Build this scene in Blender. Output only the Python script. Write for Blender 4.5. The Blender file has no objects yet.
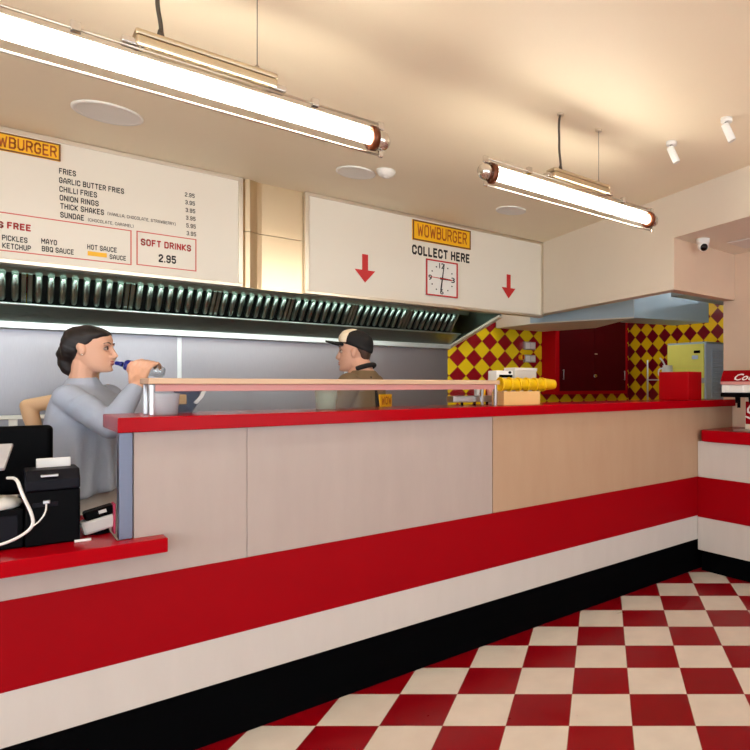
import bpy, bmesh, math, random
from mathutils import Vector, Matrix
random.seed(7)
scn = bpy.context.scene
COL = scn.collection
PI = math.pi
R2 = math.sqrt(2.0)

# ------------------------------------------------------------------ camera
H = 1.40                      # eye height
F = 605.0                     # focal length in pixels of the 750 px frame
CX, CY = 602.0, 385.0         # principal point
FS = F * R2
cam_d = bpy.data.cameras.new('camera')
cam_d.sensor_width = 36.0
cam_d.lens = F / 750.0 * 36.0
cam_d.shift_x = (375.0 - CX) / 750.0
cam_d.shift_y = (CY - 375.0) / 750.0
cam_d.clip_start = 0.05
cam = bpy.data.objects.new('camera', cam_d)
cam.location = (0, 0, H)
cam.rotation_euler = (PI / 2, 0, -PI / 4)
COL.objects.link(cam)
scn.camera = cam

# world X runs along the counter (away to the right), world Y runs behind it
def ratio(px):
    r = (px - CX) / F
    return (1 + r) / (1 - r)
def on_y(px, py, y):          # point seen at a pixel on the plane Y = y
    x = ratio(px) * y
    return Vector((x, y, H + (CY - py) * (x + y) / FS))
def on_x(px, py, x):
    y = x / ratio(px)
    return Vector((x, y, H + (CY - py) * (x + y) / FS))
def on_s(px, py, s):          # point at distance s along the view diagonal
    k = ratio(px)
    y = s / (1 + k)
    return Vector((k * y, y, H + (CY - py) * s / FS))

# --------------------------------------------------------------- materials
def lin(c):
    def f(v):
        v /= 255.0
        return v / 12.92 if v <= 0.04045 else ((v + 0.055) / 1.055) ** 2.4
    return (f(c[0]), f(c[1]), f(c[2]), 1.0)

class NT:
    def __init__(self, name):
        self.m = bpy.data.materials.new(name)
        self.m.use_nodes = True
        self.t = self.m.node_tree
        self.b = self.t.nodes['Principled BSDF']
    def n(self, typ, **kw):
        nd = self.t.nodes.new(typ)
        for k, v in kw.items():
            setattr(nd, k, v)
        return nd
    def l(self, a, b):
        self.t.links.new(a, b)
    def math(self, op, a, b=None, c=None):
        nd = self.n('ShaderNodeMath', operation=op)
        for i, v in enumerate((a, b, c)):
            if v is None: continue
            if isinstance(v, (int, float)): nd.inputs[i].default_value = v
            else: self.l(v, nd.inputs[i])
        return nd.outputs[0]
    def mix(self, fac, a, b):
        nd = self.n('ShaderNodeMix', data_type='RGBA')
        if isinstance(fac, (int, float)): nd.inputs[0].default_value = fac
        else: self.l(fac, nd.inputs[0])
        for i, v in ((6, a), (7, b)):
            if isinstance(v, tuple): nd.inputs[i].default_value = v
            else: self.l(v, nd.inputs[i])
        return nd.outputs[2]
    def noise(self, scale, detail=3.0, stretch=None, rough=0.5):
        tc = self.n('ShaderNodeTexCoord')
        src = tc.outputs['Object']
        if stretch:
            mp = self.n('ShaderNodeMapping')
            mp.inputs['Scale'].default_value = stretch
            self.l(src, mp.inputs['Vector']); src = mp.outputs[0]
        nz = self.n('ShaderNodeTexNoise')
        nz.inputs['Scale'].default_value = scale
        nz.inputs['Detail'].default_value = detail
        nz.inputs['Roughness'].default_value = rough
        self.l(src, nz.inputs['Vector'])
        return nz.outputs['Fac']
    def bump(self, h, strength=0.1, dist=0.01):
        bp = self.n('ShaderNodeBump')
        bp.inputs['Strength'].default_value = strength
        bp.inputs['Distance'].default_value = dist
        self.l(h, bp.inputs['Height'])
        self.l(bp.outputs[0], self.b.inputs['Normal'])

MATS = {}
def mat(name, rgb, rough=0.5, metal=0.0, var=0.06, scale=8.0, stretch=None, bump=0.0, spec=None, bscale=None, coat=0.0, emit=None):
    if name in MATS: return MATS[name]
    q = NT(name)
    c = lin(rgb)
    if var:
        f = q.noise(scale, 4.0, stretch)
        lo = tuple(max(0, v * (1 - var * 1.6)) for v in c[:3]) + (1,)
        hi = tuple(min(1, v * (1 + var * 1.6)) for v in c[:3]) + (1,)
        q.l(q.mix(f, lo, hi), q.b.inputs['Base Color'])
    else:
        q.b.inputs['Base Color'].default_value = c
    q.b.inputs['Roughness'].default_value = rough
    q.b.inputs['Metallic'].default_value = metal
    if spec is not None: q.b.inputs['Specular IOR Level'].default_value = spec
    if coat: q.b.inputs['Coat Weight'].default_value = coat
    if bump:
        q.bump(q.noise(bscale or scale * 6, 5.0, stretch), bump, 0.004)
    if emit:
        q.b.inputs['Emission Color'].default_value = lin(emit[0])
        q.b.inputs['Emission Strength'].default_value = emit[1]
    MATS[name] = q.m
    return q.m

def steel(name, rgb, rough=0.3, stretch=(1, 1, 40), bump=0.02):
    q = NT(name)
    f = q.noise(14.0, 3.0, stretch)
    c = lin(rgb)
    q.l(q.mix(f, tuple(v * .88 for v in c[:3]) + (1,), tuple(min(1, v * 1.08) for v in c[:3]) + (1,)), q.b.inputs['Base Color'])
    q.b.inputs['Metallic'].default_value = 1.0
    q.l(q.math('MULTIPLY_ADD', f, 0.16, rough - 0.08), q.b.inputs['Roughness'])
    q.bump(q.noise(3.0, 2.0), bump, 0.02)
    MATS[name] = q.m
    return q.m

M_ceiling = mat('ceiling_paint', (246, 232, 204), 0.55, var=0.015, scale=2, bump=0.03, bscale=60)
M_wall = mat('cream_wall_paint', (232, 219, 200), 0.6, var=0.02, scale=3, bump=0.03, bscale=80)
M_plaster = mat('pink_plaster', (218, 190, 164), 0.65, var=0.04, scale=5, bump=0.04, bscale=60)
M_red = mat('red_lacquer', (150, 0, 12), 0.5, var=0.05, scale=3, spec=0.08)
M_redtop = mat('red_laminate_top', (166, 0, 14), 0.2, var=0.04, scale=4, spec=0.07)
M_black = mat('black_laminate', (3, 3, 4), 0.7, var=0.0, spec=0.03)
M_blackplastic = mat('black_plastic', (4, 4, 6), 0.5, var=0.1, scale=30, spec=0.06)
M_darkplastic = mat('charcoal_plastic', (16, 16, 24), 0.5, var=0.05, scale=30, spec=0.12)
M_white = mat('white_plastic', (235, 232, 226), 0.4, var=0.02)
M_cream = mat('cream_plastic', (228, 216, 196), 0.4, var=0.03)
M_paper = mat('white_paper', (240, 238, 236), 0.7, var=0.02)
M_wire = mat('dark_flex', (70, 60, 48), 0.5, var=0)
M_board = mat('sign_panel_white', (234, 226, 212), 0.35, var=0.015, scale=2)
M_ink = mat('black_ink', (30, 26, 24), 0.6, var=0)
M_brownink = mat('brown_ink', (70, 56, 44), 0.6, var=0)
M_redink = mat('red_ink', (196, 30, 30), 0.5, var=0)
M_palered = mat('pale_red_line', (214, 104, 92), 0.5, var=0)
M_yellowsign = mat('yellow_sign', (250, 186, 8), 0.45, var=0.02)
M_orangeink = mat('orange_letter', (186, 92, 14), 0.5, var=0)
M_brownframe = mat('brown_sign_edge', (122, 72, 14), 0.5, var=0)
M_frame = steel('aluminium_frame', (222, 212, 196), 0.35)
M_steel = steel('brushed_steel', (196, 196, 198), 0.34, (1, 1, 30))
M_steelwall = steel('steel_wall_sheet', (164, 163, 170), 0.38, (30, 1, 1), 0.05)
M_steelhood = steel('steel_hood', (150, 164, 156), 0.3, (1, 20, 20))
M_steelbright = steel('bright_steel_lip', (222, 228, 230), 0.4, (20, 1, 1))
M_ductcover = mat('satin_duct_cover', (226, 208, 178), 0.3, metal=1.0, var=0)
M_duct = mat('blue_grey_duct', (178, 196, 206), 0.4, metal=0.25, var=0.04, scale=3)
M_post = steel('blue_grey_post', (118, 124, 142), 0.5)
M_ballast = steel('satin_ballast_case', (204, 186, 156), 0.42)
M_chrome = steel('chrome', (225, 220, 214), 0.12, (1, 1, 1), 0.0)
M_copper = mat('brown_end_ring', (112, 60, 36), 0.3, metal=0.6, var=0)
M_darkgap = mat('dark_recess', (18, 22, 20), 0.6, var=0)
M_doorshade = mat('cabinet_red_in_shade', (72, 2, 8), 0.5, var=0.06, spec=0.1)  # cabinet red with the shade on its doors put into the colour
M_redgloss = mat('red_cabinet_paint', (180, 2, 14), 0.4, var=0.04, spec=0.12)
M_yellowfront = mat('yellow_front', (250, 242, 120), 0.4, var=0.03)
M_bluepanel = mat('pale_blue_louvre', (205, 224, 248), 0.4, var=0.03)
M_kraft = mat('kraft_card', (226, 182, 116), 0.7, var=0.06)
M_cup = mat('yellow_cup', (246, 200, 14), 0.45, var=0.05, scale=20)
M_rail = mat('tan_rail', (206, 172, 140), 0.4, var=0.03)
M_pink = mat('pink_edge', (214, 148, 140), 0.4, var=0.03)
M_skin = mat('skin', (222, 172, 146), 0.5, var=0.03, scale=12)
M_skin2 = mat('skin_man', (206, 156, 132), 0.5, var=0.03, scale=12)
M_skin3 = mat('skin_arm', (216, 178, 140), 0.5, var=0.03, scale=12)
M_lips = mat('lips', (178, 92, 88), 0.45, var=0)
M_hair = mat('dark_hair', (22, 14, 15), 0.5, var=0.25, scale=20, stretch=(1, 1, 6), bump=0.25)
M_hair2 = mat('brown_stubble_hair', (70, 48, 36), 0.7, var=0.15, scale=60)
M_eye = mat('eye', (40, 30, 26), 0.2, var=0)
M_sweater = mat('grey_knit', (166, 176, 196), 0.85, var=0.05, scale=10, bump=0.25, bscale=140)
M_trouser = mat('pale_trousers', (234, 230, 228), 0.8, var=0.06)
M_darkcloth = mat('dark_cloth', (26, 26, 30), 0.8, var=0.1)
M_olive = mat('olive_cotton', (112, 92, 66), 0.85, var=0.06, scale=14, bump=0.2)
M_capwhite = mat('cream_cap_panel', (222, 206, 178), 0.8, var=0.03)
M_capblack = mat('black_cap_cloth', (12, 12, 14), 0.85, var=0.1)
M_blue = mat('blue_bottle_cap', (18, 36, 130), 0.3, var=0)
M_navy = mat('navy_card', (22, 30, 66), 0.5, var=0.05)
M_logo = mat('logo_white', (240, 236, 232), 0.4, var=0)
M_screen = mat('dark_screen', (6, 6, 8), 0.2, var=0, spec=0.25)
M_grille = mat('speaker_grille', (224, 216, 208), 0.7, var=0.03, scale=200)
M_green = mat('green_contents', (190, 205, 130), 0.6, var=0.25, scale=40)
M_cardpink = mat('pink_plastic', (206, 60, 96), 0.4, var=0)

def glass(name, tint=(1, 1, 1), gloss=0.12, edge=0.15):
    q = NT(name)
    t = q.t
    tr = q.n('ShaderNodeBsdfTransparent'); tr.inputs[0].default_value = tint + (1,)
    gl = q.n('ShaderNodeBsdfGlossy'); gl.inputs['Roughness'].default_value = 0.05
    lw = q.n('ShaderNodeLayerWeight'); lw.inputs[0].default_value = 0.35
    mx = q.n('ShaderNodeMixShader')
    q.l(q.math('MULTIPLY_ADD', lw.outputs['Facing'], edge, gloss * 0.3), mx.inputs[0])
    q.l(tr.outputs[0], mx.inputs[1]); q.l(gl.outputs[0], mx.inputs[2])
    q.l(mx.outputs[0], t.nodes['Material Output'].inputs['Surface'])
    return q.m
M_glass = glass('clear_glass', (0.97, 0.98, 0.98), 0.02, 0.02)
M_bottle = glass('clear_bottle_plastic', (0.95, 0.97, 0.97), 0.35, 0.5)
M_frost = mat('frosted_plastic', (214, 218, 220), 0.5, var=0.04)

def emitter(name, rgb, strength):
    q = NT(name)
    e = q.n('ShaderNodeEmission')
    e.inputs[0].default_value = lin(rgb); e.inputs[1].default_value = strength
    q.l(e.outputs[0], q.t.nodes['Material Output'].inputs['Surface'])
    return q.m
M_tube = emitter('lit_tube', (255, 246, 230), 32.0)

M_hoodfill = emitter('hood_fill_glow', (232, 246, 236), 24.0)
M_cool = emitter('kitchen_fill_glow', (236, 244, 255), 40.0)

def plywood(name, a, b):
    q = NT(name)
    f = q.noise(5.0, 6.0, (2.5, 2.5, 0.5), 0.65)
    g = q.noise(1.3, 2.0)
    c = q.mix(f, lin(a), lin(b))
    q.l(q.mix(q.math('MULTIPLY', g, 0.3), c, lin(tuple(int(v * .9) for v in b))), q.b.inputs['Base Color'])
    q.b.inputs['Roughness'].default_value = 0.45
    MATS[name] = q.m
    return q.m
M_ply_l = plywood('whitewashed_plywood', (170, 153, 144), (184, 167, 158))
M_ply_r = plywood('tan_plywood', (176, 140, 110), (190, 157, 127))
M_ply_b = plywood('white_plywood_base', (196, 187, 179), (209, 200, 192))

def floor_mat():
    q = NT('checkered_floor_tiles')
    geo = q.n('ShaderNodeNewGeometry')
    sp = q.n('ShaderNodeSeparateXYZ'); q.l(geo.outputs['Position'], sp.inputs[0])
    X = q.math('MULTIPLY', q.math('SUBTRACT', sp.outputs[0], sp.outputs[1]), 1 / R2)
    Y = q.math('MULTIPLY', q.math('ADD', sp.outputs[0], sp.outputs[1]), 1 / R2)
    a = q.math('MULTIPLY_ADD', X, 1 / 0.26, 0.1353 / 0.26 + 100)
    b = q.math('MULTIPLY_ADD', Y, 1 / 0.2553, -2.4846 / 0.2553 + 100)
    fa, fb = q.math('FLOOR', a), q.math('FLOOR', b)
    k = q.math('MODULO', q.math('ADD', fa, fb), 2.0)
    cv = q.n('ShaderNodeCombineXYZ'); q.l(fa, cv.inputs[0]); q.l(fb, cv.inputs[1])
    wn = q.n('ShaderNodeTexWhiteNoise', noise_dimensions='2D'); q.l(cv.outputs[0], wn.inputs['Vector'])
    nz = q.noise(9.0, 5.0)
    white = q.mix(nz, lin((214, 201, 186)), lin((236, 225, 210)))
    red = q.mix(nz, lin((132, 0, 10)), lin((154, 0, 18)))
    tile = q.mix(k, white, red)
    tile = q.mix(k, q.mix(q.math('MULTIPLY', wn.outputs['Value'], 0.14), white, lin((176, 150, 126))), q.mix(q.math('MULTIPLY', wn.outputs['Value'], 0.35), red, lin((112, 0, 10))))
    ea = q.math('ABSOLUTE', q.math('SUBTRACT', q.math('FRACT', a), 0.5))
    eb = q.math('ABSOLUTE', q.math('SUBTRACT', q.math('FRACT', b), 0.5))
    g = q.math('GREATER_THAN', q.math('MAXIMUM', ea, eb), 0.494)
    q.l(q.mix(q.math('MULTIPLY', g, 0.6), tile, lin((150, 120, 96))), q.b.inputs['Base Color'])
    q.l(q.math('MULTIPLY_ADD', nz, 0.2, 0.22), q.b.inputs['Roughness'])
    q.b.inputs['Specular IOR Level'].default_value = 0.3
    return q.m

def diamond_mat(name, axis, c0, z0, dark, light):
    q = NT(name)
    geo = q.n('ShaderNodeNewGeometry')
    sp = q.n('ShaderNodeSeparateXYZ'); q.l(geo.outputs['Position'], sp.inputs[0])
    a = q.math('MULTIPLY_ADD', sp.outputs[axis], 1 / 0.2, -c0 / 0.2 + 100.5)
    b = q.math('MULTIPLY_ADD', sp.outputs[2], 1 / 0.187, -z0 / 0.187 + 100.5)
    d = q.math('ADD', q.math('ABSOLUTE', q.math('SUBTRACT', q.math('FRACT', a), 0.5)),
               q.math('ABSOLUTE', q.math('SUBTRACT', q.math('FRACT', b), 0.5)))
    k = q.math('LESS_THAN', d, 0.5)
    nz = q.noise(6.0, 3.0)
    lo = q.mix(nz, lin(light), lin(tuple(int(v * .93) for v in light)))
    t = q.mix(k, lo, lin(dark))
    g = q.math('LESS_THAN', q.math('ABSOLUTE', q.math('SUBTRACT', d, 0.5)), 0.018)
    q.l(q.mix(q.math('MULTIPLY', g, 0.5), t, lin((150, 110, 40))), q.b.inputs['Base Color'])
    q.b.inputs['Roughness'].default_value = 0.25
    return q.m

# ------------------------------------------------------------- mesh helpers
def wmat(o):
    m = o.matrix_basis.copy()
    while o.parent:
        o = o.parent
        m = o.matrix_basis @ m
    return m

class MB:
    """collects shapes; build() links them as one mesh object"""
    def __init__(self):
        self.bm = bmesh.new()
    def _merge(self, tmp, mi=0):
        me = bpy.data.meshes.new('t'); tmp.to_mesh(me); tmp.free()
        n = len(self.bm.faces)
        self.bm.from_mesh(me); bpy.data.meshes.remove(me)
        self.bm.faces.ensure_lookup_table()
        for f in self.bm.faces[n:]: f.material_index = mi
        return self
    def box(self, a, b, bev=0.0, rot=None, mi=0, seg=2):
        a, b = Vector(a), Vector(b)
        c = (a + b) / 2; d = b - a
        t = bmesh.new()
        bmesh.ops.create_cube(t, size=1.0)
        bmesh.ops.scale(t, vec=(abs(d.x), abs(d.y), abs(d.z)), verts=t.verts)
        if bev:
            bmesh.ops.bevel(t, geom=t.edges[:], offset=bev, segments=seg, profile=0.5, affect='EDGES')
        if rot is not None:
            bmesh.ops.transform(t, matrix=rot.to_4x4() if hasattr(rot, 'to_4x4') else rot, verts=t.verts)
        bmesh.ops.translate(t, vec=c, verts=t.verts)
        return self._merge(t, mi)
    def prism(self, pts, z0, z1, bev=0.0, mi=0):            # plan polygon extruded upwards
        t = bmesh.new()
        lo = [t.verts.new((p[0], p[1], z0)) for p in pts]
        hi = [t.verts.new((p[0], p[1], z1)) for p in pts]
        t.faces.new(lo[::-1]); t.faces.new(hi)
        for i in range(len(pts)):
            j = (i + 1) % len(pts)
            t.faces.new((lo[i], lo[j], hi[j], hi[i]))
        bmesh.ops.recalc_face_normals(t, faces=t.faces)
        if bev:
            bmesh.ops.bevel(t, geom=t.edges[:], offset=bev, segments=2, profile=0.5, affect='EDGES')
        return self._merge(t, mi)
    def slab(self, pts, d, mi=0, bev=0.0):                  # any planar polygon thickened by vector d
        t = bmesh.new()
        d = Vector(d)
        lo = [t.verts.new(Vector(p)) for p in pts]
        hi = [t.verts.new(Vector(p) + d) for p in pts]
        t.faces.new(lo[::-1]); t.faces.new(hi)
        for i in range(len(pts)):
            j = (i + 1) % len(pts)
            t.faces.new((lo[i], lo[j], hi[j], hi[i]))
        bmesh.ops.recalc_face_normals(t, faces=t.faces)
        if bev:
            bmesh.ops.bevel(t, geom=t.edges[:], offset=bev, segments=2, profile=0.5, affect='EDGES')
        return self._merge(t, mi)
    def cyl(self, p0, p1, r0, r1=None, seg=24, mi=0, bev=0.0):
        p0, p1 = Vector(p0), Vector(p1)
        r1 = r0 if r1 is None else r1
        d = p1 - p0
        t = bmesh.new()
        bmesh.ops.create_cone(t, cap_ends=True, segments=seg, radius1=r0, radius2=r1, depth=d.length)
        for f in t.faces:
            f.smooth = len(f.verts) == 4
        if bev:
            es = [e for e in t.edges if any(len(f.verts) > 4 for f in e.link_faces)]
            bmesh.ops.bevel(t, geom=es, offset=bev, segments=2, profile=0.5, affect='EDGES')
        q = Vector((0, 0, 1)).rotation_difference(d)
        bmesh.ops.transform(t, matrix=Matrix.Translation((p0 + p1) / 2) @ q.to_matrix().to_4x4(), verts=t.verts)
        return self._merge(t, mi)
    def ball(self, c, r, rot=None, seg=20, mi=0):
        t = bmesh.new()
        bmesh.ops.create_uvsphere(t, u_segments=seg, v_segments=max(8, seg // 2), radius=1.0)
        if not hasattr(r, '__len__'): r = (r, r, r)
        bmesh.ops.scale(t, vec=r, verts=t.verts)
        for f in t.faces: f.smooth = True
        m = Matrix.Translation(Vector(c))
        if rot is not None: m = m @ rot.to_4x4()
        bmesh.ops.transform(t, matrix=m, verts=t.verts)
        return self._merge(t, mi)
    def capsule(self, p0, r0, p1, r1, seg=16, mi=0):
        self.cyl(p0, p1, r0, r1, seg, mi); self.ball(p0, r0, None, seg, mi); self.ball(p1, r1, None, seg, mi)
        return self
    def chain(self, pts, seg=12):
        for (p0, r0), (p1, r1) in zip(pts[:-1], pts[1:]):
            self.capsule(p0, r0, p1, r1, seg)
        return self
    def tube(self, pts, r, seg=10, mi=0, smooth=3):
        pts = [Vector(p) for p in pts]
        for _ in range(smooth):                               # corner cutting
            q = [pts[0]]
            for a, b in zip(pts[:-1], pts[1:]):
                q += [a * .75 + b * .25, a * .25 + b * .75]
            q.append(pts[-1]); pts = q
        t = bmesh.new()
        rings = []
        nrm = None
        for i, p in enumerate(pts):
            d = (pts[min(i + 1, len(pts) - 1)] - pts[max(i - 1, 0)]).normalized()
            if nrm is None:
                nrm = d.orthogonal().normalized()
            nrm = (nrm - d * nrm.dot(d)).normalized()
            bn = d.cross(nrm)
            rings.append([t.verts.new(p + (nrm * math.cos(2 * PI * k / seg) + bn * math.sin(2 * PI * k / seg)) * r) for k in range(seg)])
        for a, b in zip(rings[:-1], rings[1:]):
            for k in range(seg):
                f = t.faces.new((a[k], a[(k + 1) % seg], b[(k + 1) % seg], b[k])); f.smooth = True
        t.faces.new(rings[0][::-1]); t.faces.new(rings[-1])
        bmesh.ops.recalc_face_normals(t, faces=t.faces)
        return self._merge(t, mi)
    def lathe(self, prof, p0, axis=(0, 0, 1), seg=32, mi=0):  # (radius, height) along axis from p0
        ax = Vector(axis).normalized()
        q = Vector((0, 0, 1)).rotation_difference(ax).to_matrix()
        p0 = Vector(p0)
        t = bmesh.new(); rings = []
        for r, h in prof:
            rings.append([t.verts.new(p0 + q @ Vector((r * math.cos(2 * PI * k / seg), r * math.sin(2 * PI * k / seg), h))) for k in range(seg)])
        for a, b in zip(rings[:-1], rings[1:]):
            for k in range(seg):
                f = t.faces.new((a[k], a[(k + 1) % seg], b[(k + 1) % seg], b[k])); f.smooth = True
        t.faces.new(rings[0][::-1]); t.faces.new(rings[-1])
        bmesh.ops.remove_doubles(t, verts=t.verts, dist=1e-6)
        bmesh.ops.recalc_face_normals(t, faces=t.faces)
        return self._merge(t, mi)
    def loft(self, rings):                                    # list of rings of points, closed
        t = bmesh.new()
        vs = [[t.verts.new(p) for p in r] for r in rings]
        n = len(vs[0])
        for a, b in zip(vs[:-1], vs[1:]):
            for k in range(n):
                f = t.faces.new((a[k], a[(k + 1) % n], b[(k + 1) % n], b[k])); f.smooth = True
        t.faces.new(vs[0][::-1]); t.faces.new(vs[-1])
        bmesh.ops.recalc_face_normals(t, faces=t.faces)
        return self._merge(t)
    def add_mesh(self, me, mi=0):
        n = len(self.bm.faces)
        self.bm.from_mesh(me)
        self.bm.faces.ensure_lookup_table()
        for f in self.bm.faces[n:]: f.material_index = mi
        return self
    def build(self, name, m, parent=None):
        me = bpy.data.meshes.new(name)
        self.bm.to_mesh(me); self.bm.free()
        for x in (m if isinstance(m, (list, tuple)) else [m]):
            me.materials.append(x)
        return link(name, me, parent)

def link(name, me, parent=None):
    o = bpy.data.objects.new(name, me)
    COL.objects.link(o)
    if parent is None:
        xs = [v.co for v in me.vertices]
        lo = Vector((min(v.x for v in xs), min(v.y for v in xs), min(v.z for v in xs)))
        hi = Vector((max(v.x for v in xs), max(v.y for v in xs), max(v.z for v in xs)))
        c = Vector(((lo.x + hi.x) / 2, (lo.y + hi.y) / 2, lo.z))
        me.transform(Matrix.Translation(-c)); o.location = c
    else:
        me.transform(wmat(parent).inverted()); o.parent = parent
    return o

def remeshed(mb, voxel, smooth=6, fac=0.5):
    me = bpy.data.meshes.new('r'); mb.bm.to_mesh(me); mb.bm.free()
    o = bpy.data.objects.new('r', me); COL.objects.link(o)
    r = o.modifiers.new('r', 'REMESH'); r.mode = 'VOXEL'; r.voxel_size = voxel; r.use_smooth_shade = True
    if smooth:
        s = o.modifiers.new('s', 'SMOOTH'); s.factor = fac; s.iterations = smooth
    dg = bpy.context.evaluated_depsgraph_get()
    out = bpy.data.meshes.new_from_object(o.evaluated_get(dg))
    bpy.data.objects.remove(o); bpy.data.meshes.remove(me)
    for p in out.polygons: p.use_smooth = True
    return out
def skin_build(mb, name, m, parent, voxel=0.006, smooth=6, fac=0.5):
    me = remeshed(mb, voxel, smooth, fac)
    me.materials.clear(); me.materials.append(m)
    return link(name, me, parent)

def tag(o, label=None, cat=None, group=None, kind=None):
    if label: o['label'] = label
    if cat: o['category'] = cat
    if group: o['group'] = group
    if kind: o['kind'] = kind
    return o
def thing(name, loc, label, cat, group=None, rz=0.0):
    o = bpy.data.objects.new(name, None); COL.objects.link(o)
    o.empty_display_size = 0.1
    o.location = loc; o.rotation_euler = (0, 0, rz)
    return tag(o, label, cat, group)
def struct(name, mb, m, parent=None):
    o = mb.build(name, m, parent)
    if parent is None: o['kind'] = 'structure'
    return o
def copy_tree(o, parent=None):
    c = o.copy(); COL.objects.link(c)
    if parent is not None: c.parent = parent
    for ch in list(o.children): copy_tree(ch, c)
    return c

TXT = {}
def text_mesh(s, bold=0.0, shear=0.0):
    cu = bpy.data.curves.new('t', 'FONT')
    cu.body = s; cu.size = 1.0; cu.offset = bold; cu.shear = shear; cu.extrude = 0.0; cu.resolution_u = 2
    o = bpy.data.objects.new('t', cu); COL.objects.link(o)
    dg = bpy.context.evaluated_depsgraph_get()
    me = bpy.data.meshes.new_from_object(o.evaluated_get(dg))
    bpy.data.objects.remove(o); bpy.data.curves.remove(cu)
    return me
def fit_text(mb, s, org, right, up, width, cap, bold=0.0, mi=0, shear=0.0):
    """lettering of a given width and capital height, lower left corner at org"""
    me = text_mesh(s, bold, shear)
    xs = [v.co.x for v in me.vertices]; ys = [v.co.y for v in me.vertices]
    x0, x1 = min(xs), max(xs)
    y0, y1 = 0.0, max(ys)
    org, right, up = Vector(org), Vector(right), Vector(up)
    nrm = right.cross(up)
    for v in me.vertices:
        v.co = org + right * ((v.co.x - x0) / (x1 - x0) * width) + up * ((v.co.y - y0) / (y1 - y0) * cap) + nrm * 0.0008
    mb.add_mesh(me, mi); bpy.data.meshes.remove(me)

GLY = {
'A': (4, [[(0,0),(0,3.6),(1.5,6),(2.5,6),(4,3.6),(4,0)],[(0,1.9),(4,1.9)]]), 'B': (4, [[(0,3.2),(3.2,3.2),(4,4),(4,5),(3,6),(0,6),(0,0),(3,0),(4,1),(4,2.4),(3.2,3.2)]]),
'C': (4, [[(4,4.4),(4,5),(3,6),(1,6),(0,5),(0,1),(1,0),(3,0),(4,1),(4,1.6)]]), 'D': (4, [[(0,0),(0,6),(3,6),(4,5),(4,1),(3,0),(0,0)]]),
'E': (3.6, [[(3.6,6),(0,6),(0,0),(3.6,0)],[(0,3.1),(3,3.1)]]), 'F': (3.6, [[(3.6,6),(0,6),(0,0)],[(0,3.1),(3,3.1)]]),
'G': (4, [[(4,4.6),(4,5),(3,6),(1,6),(0,5),(0,1),(1,0),(3,0),(4,1),(4,2.8),(2.2,2.8)]]), 'H': (4, [[(0,0),(0,6)],[(4,0),(4,6)],[(0,3.1),(4,3.1)]]),
'I': (0, [[(0,0),(0,6)]]), 'K': (4, [[(0,0),(0,6)],[(4,6),(.6,3),(4,0)],[(0,3),(.6,3)]]), 'L': (3.4, [[(0,6),(0,0),(3.4,0)]]),
'M': (5, [[(0,0),(0,6),(2.5,2.4),(5,6),(5,0)]]), 'N': (4, [[(0,0),(0,6),(4,0),(4,6)]]), 'O': (4, [[(1,0),(0,1),(0,5),(1,6),(3,6),(4,5),(4,1),(3,0),(1,0)]]),
'P': (4, [[(0,0),(0,6),(3,6),(4,5),(4,3.8),(3,2.8),(0,2.8)]]), 'Q': (4, [[(1,0),(0,1),(0,5),(1,6),(3,6),(4,5),(4,1),(3,0),(1,0)],[(2.6,1.6),(4.2,-.2)]]),
'R': (4, [[(0,0),(0,6),(3,6),(4,5),(4,3.9),(3,2.9),(0,2.9)],[(2.4,2.9),(4,0)]]), 'S': (4, [[(4,4.7),(4,5),(3,6),(1,6),(0,5),(0,4),(.8,3.2),(3.2,2.8),(4,2),(4,1),(3,0),(1,0),(0,1),(0,1.3)]]),
'T': (4, [[(0,6),(4,6)],[(2,6),(2,0)]]), 'U': (4, [[(0,6),(0,1),(1,0),(3,0),(4,1),(4,6)]]), 'V': (4, [[(0,6),(2,0),(4,6)]]), 'W': (5.4, [[(0,6),(1.2,0),(2.7,4.6),(4.2,0),(5.4,6)]]),
'X': (4, [[(0,0),(4,6)],[(0,6),(4,0)]]), 'Y': (4, [[(0,6),(2,3),(4,6)],[(2,3),(2,0)]]), ',': (.3, [[(.2,.3),(0,-1)]]), '.': (.2, [[(0,0),(.2,0)]]),
'(': (1, [[(1,6.6),(0,5),(0,1),(1,-.6)]]), ')': (1, [[(0,6.6),(1,5),(1,1),(0,-.6)]]),
'2': (4, [[(0,4.8),(0,5),(1,6),(3,6),(4,5),(4,4),(0,.6),(0,0),(4,0)]]), '3': (4, [[(0,5),(1,6),(3,6),(4,5),(4,4),(3,3.1),(1.4,3.1)],[(3,3.1),(4,2.2),(4,1),(3,0),(1,0),(0,1)]]),
'5': (4, [[(4,6),(.2,6),(0,3.4),(3,3.6),(4,2.8),(4,1),(3,0),(1,0),(0,1)]]), '9': (4, [[(0,1),(1,0),(3,0),(4,1),(4,5),(3,6),(1,6),(0,5),(0,3.8),(1,2.8),(4,2.8)]]),
}
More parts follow.
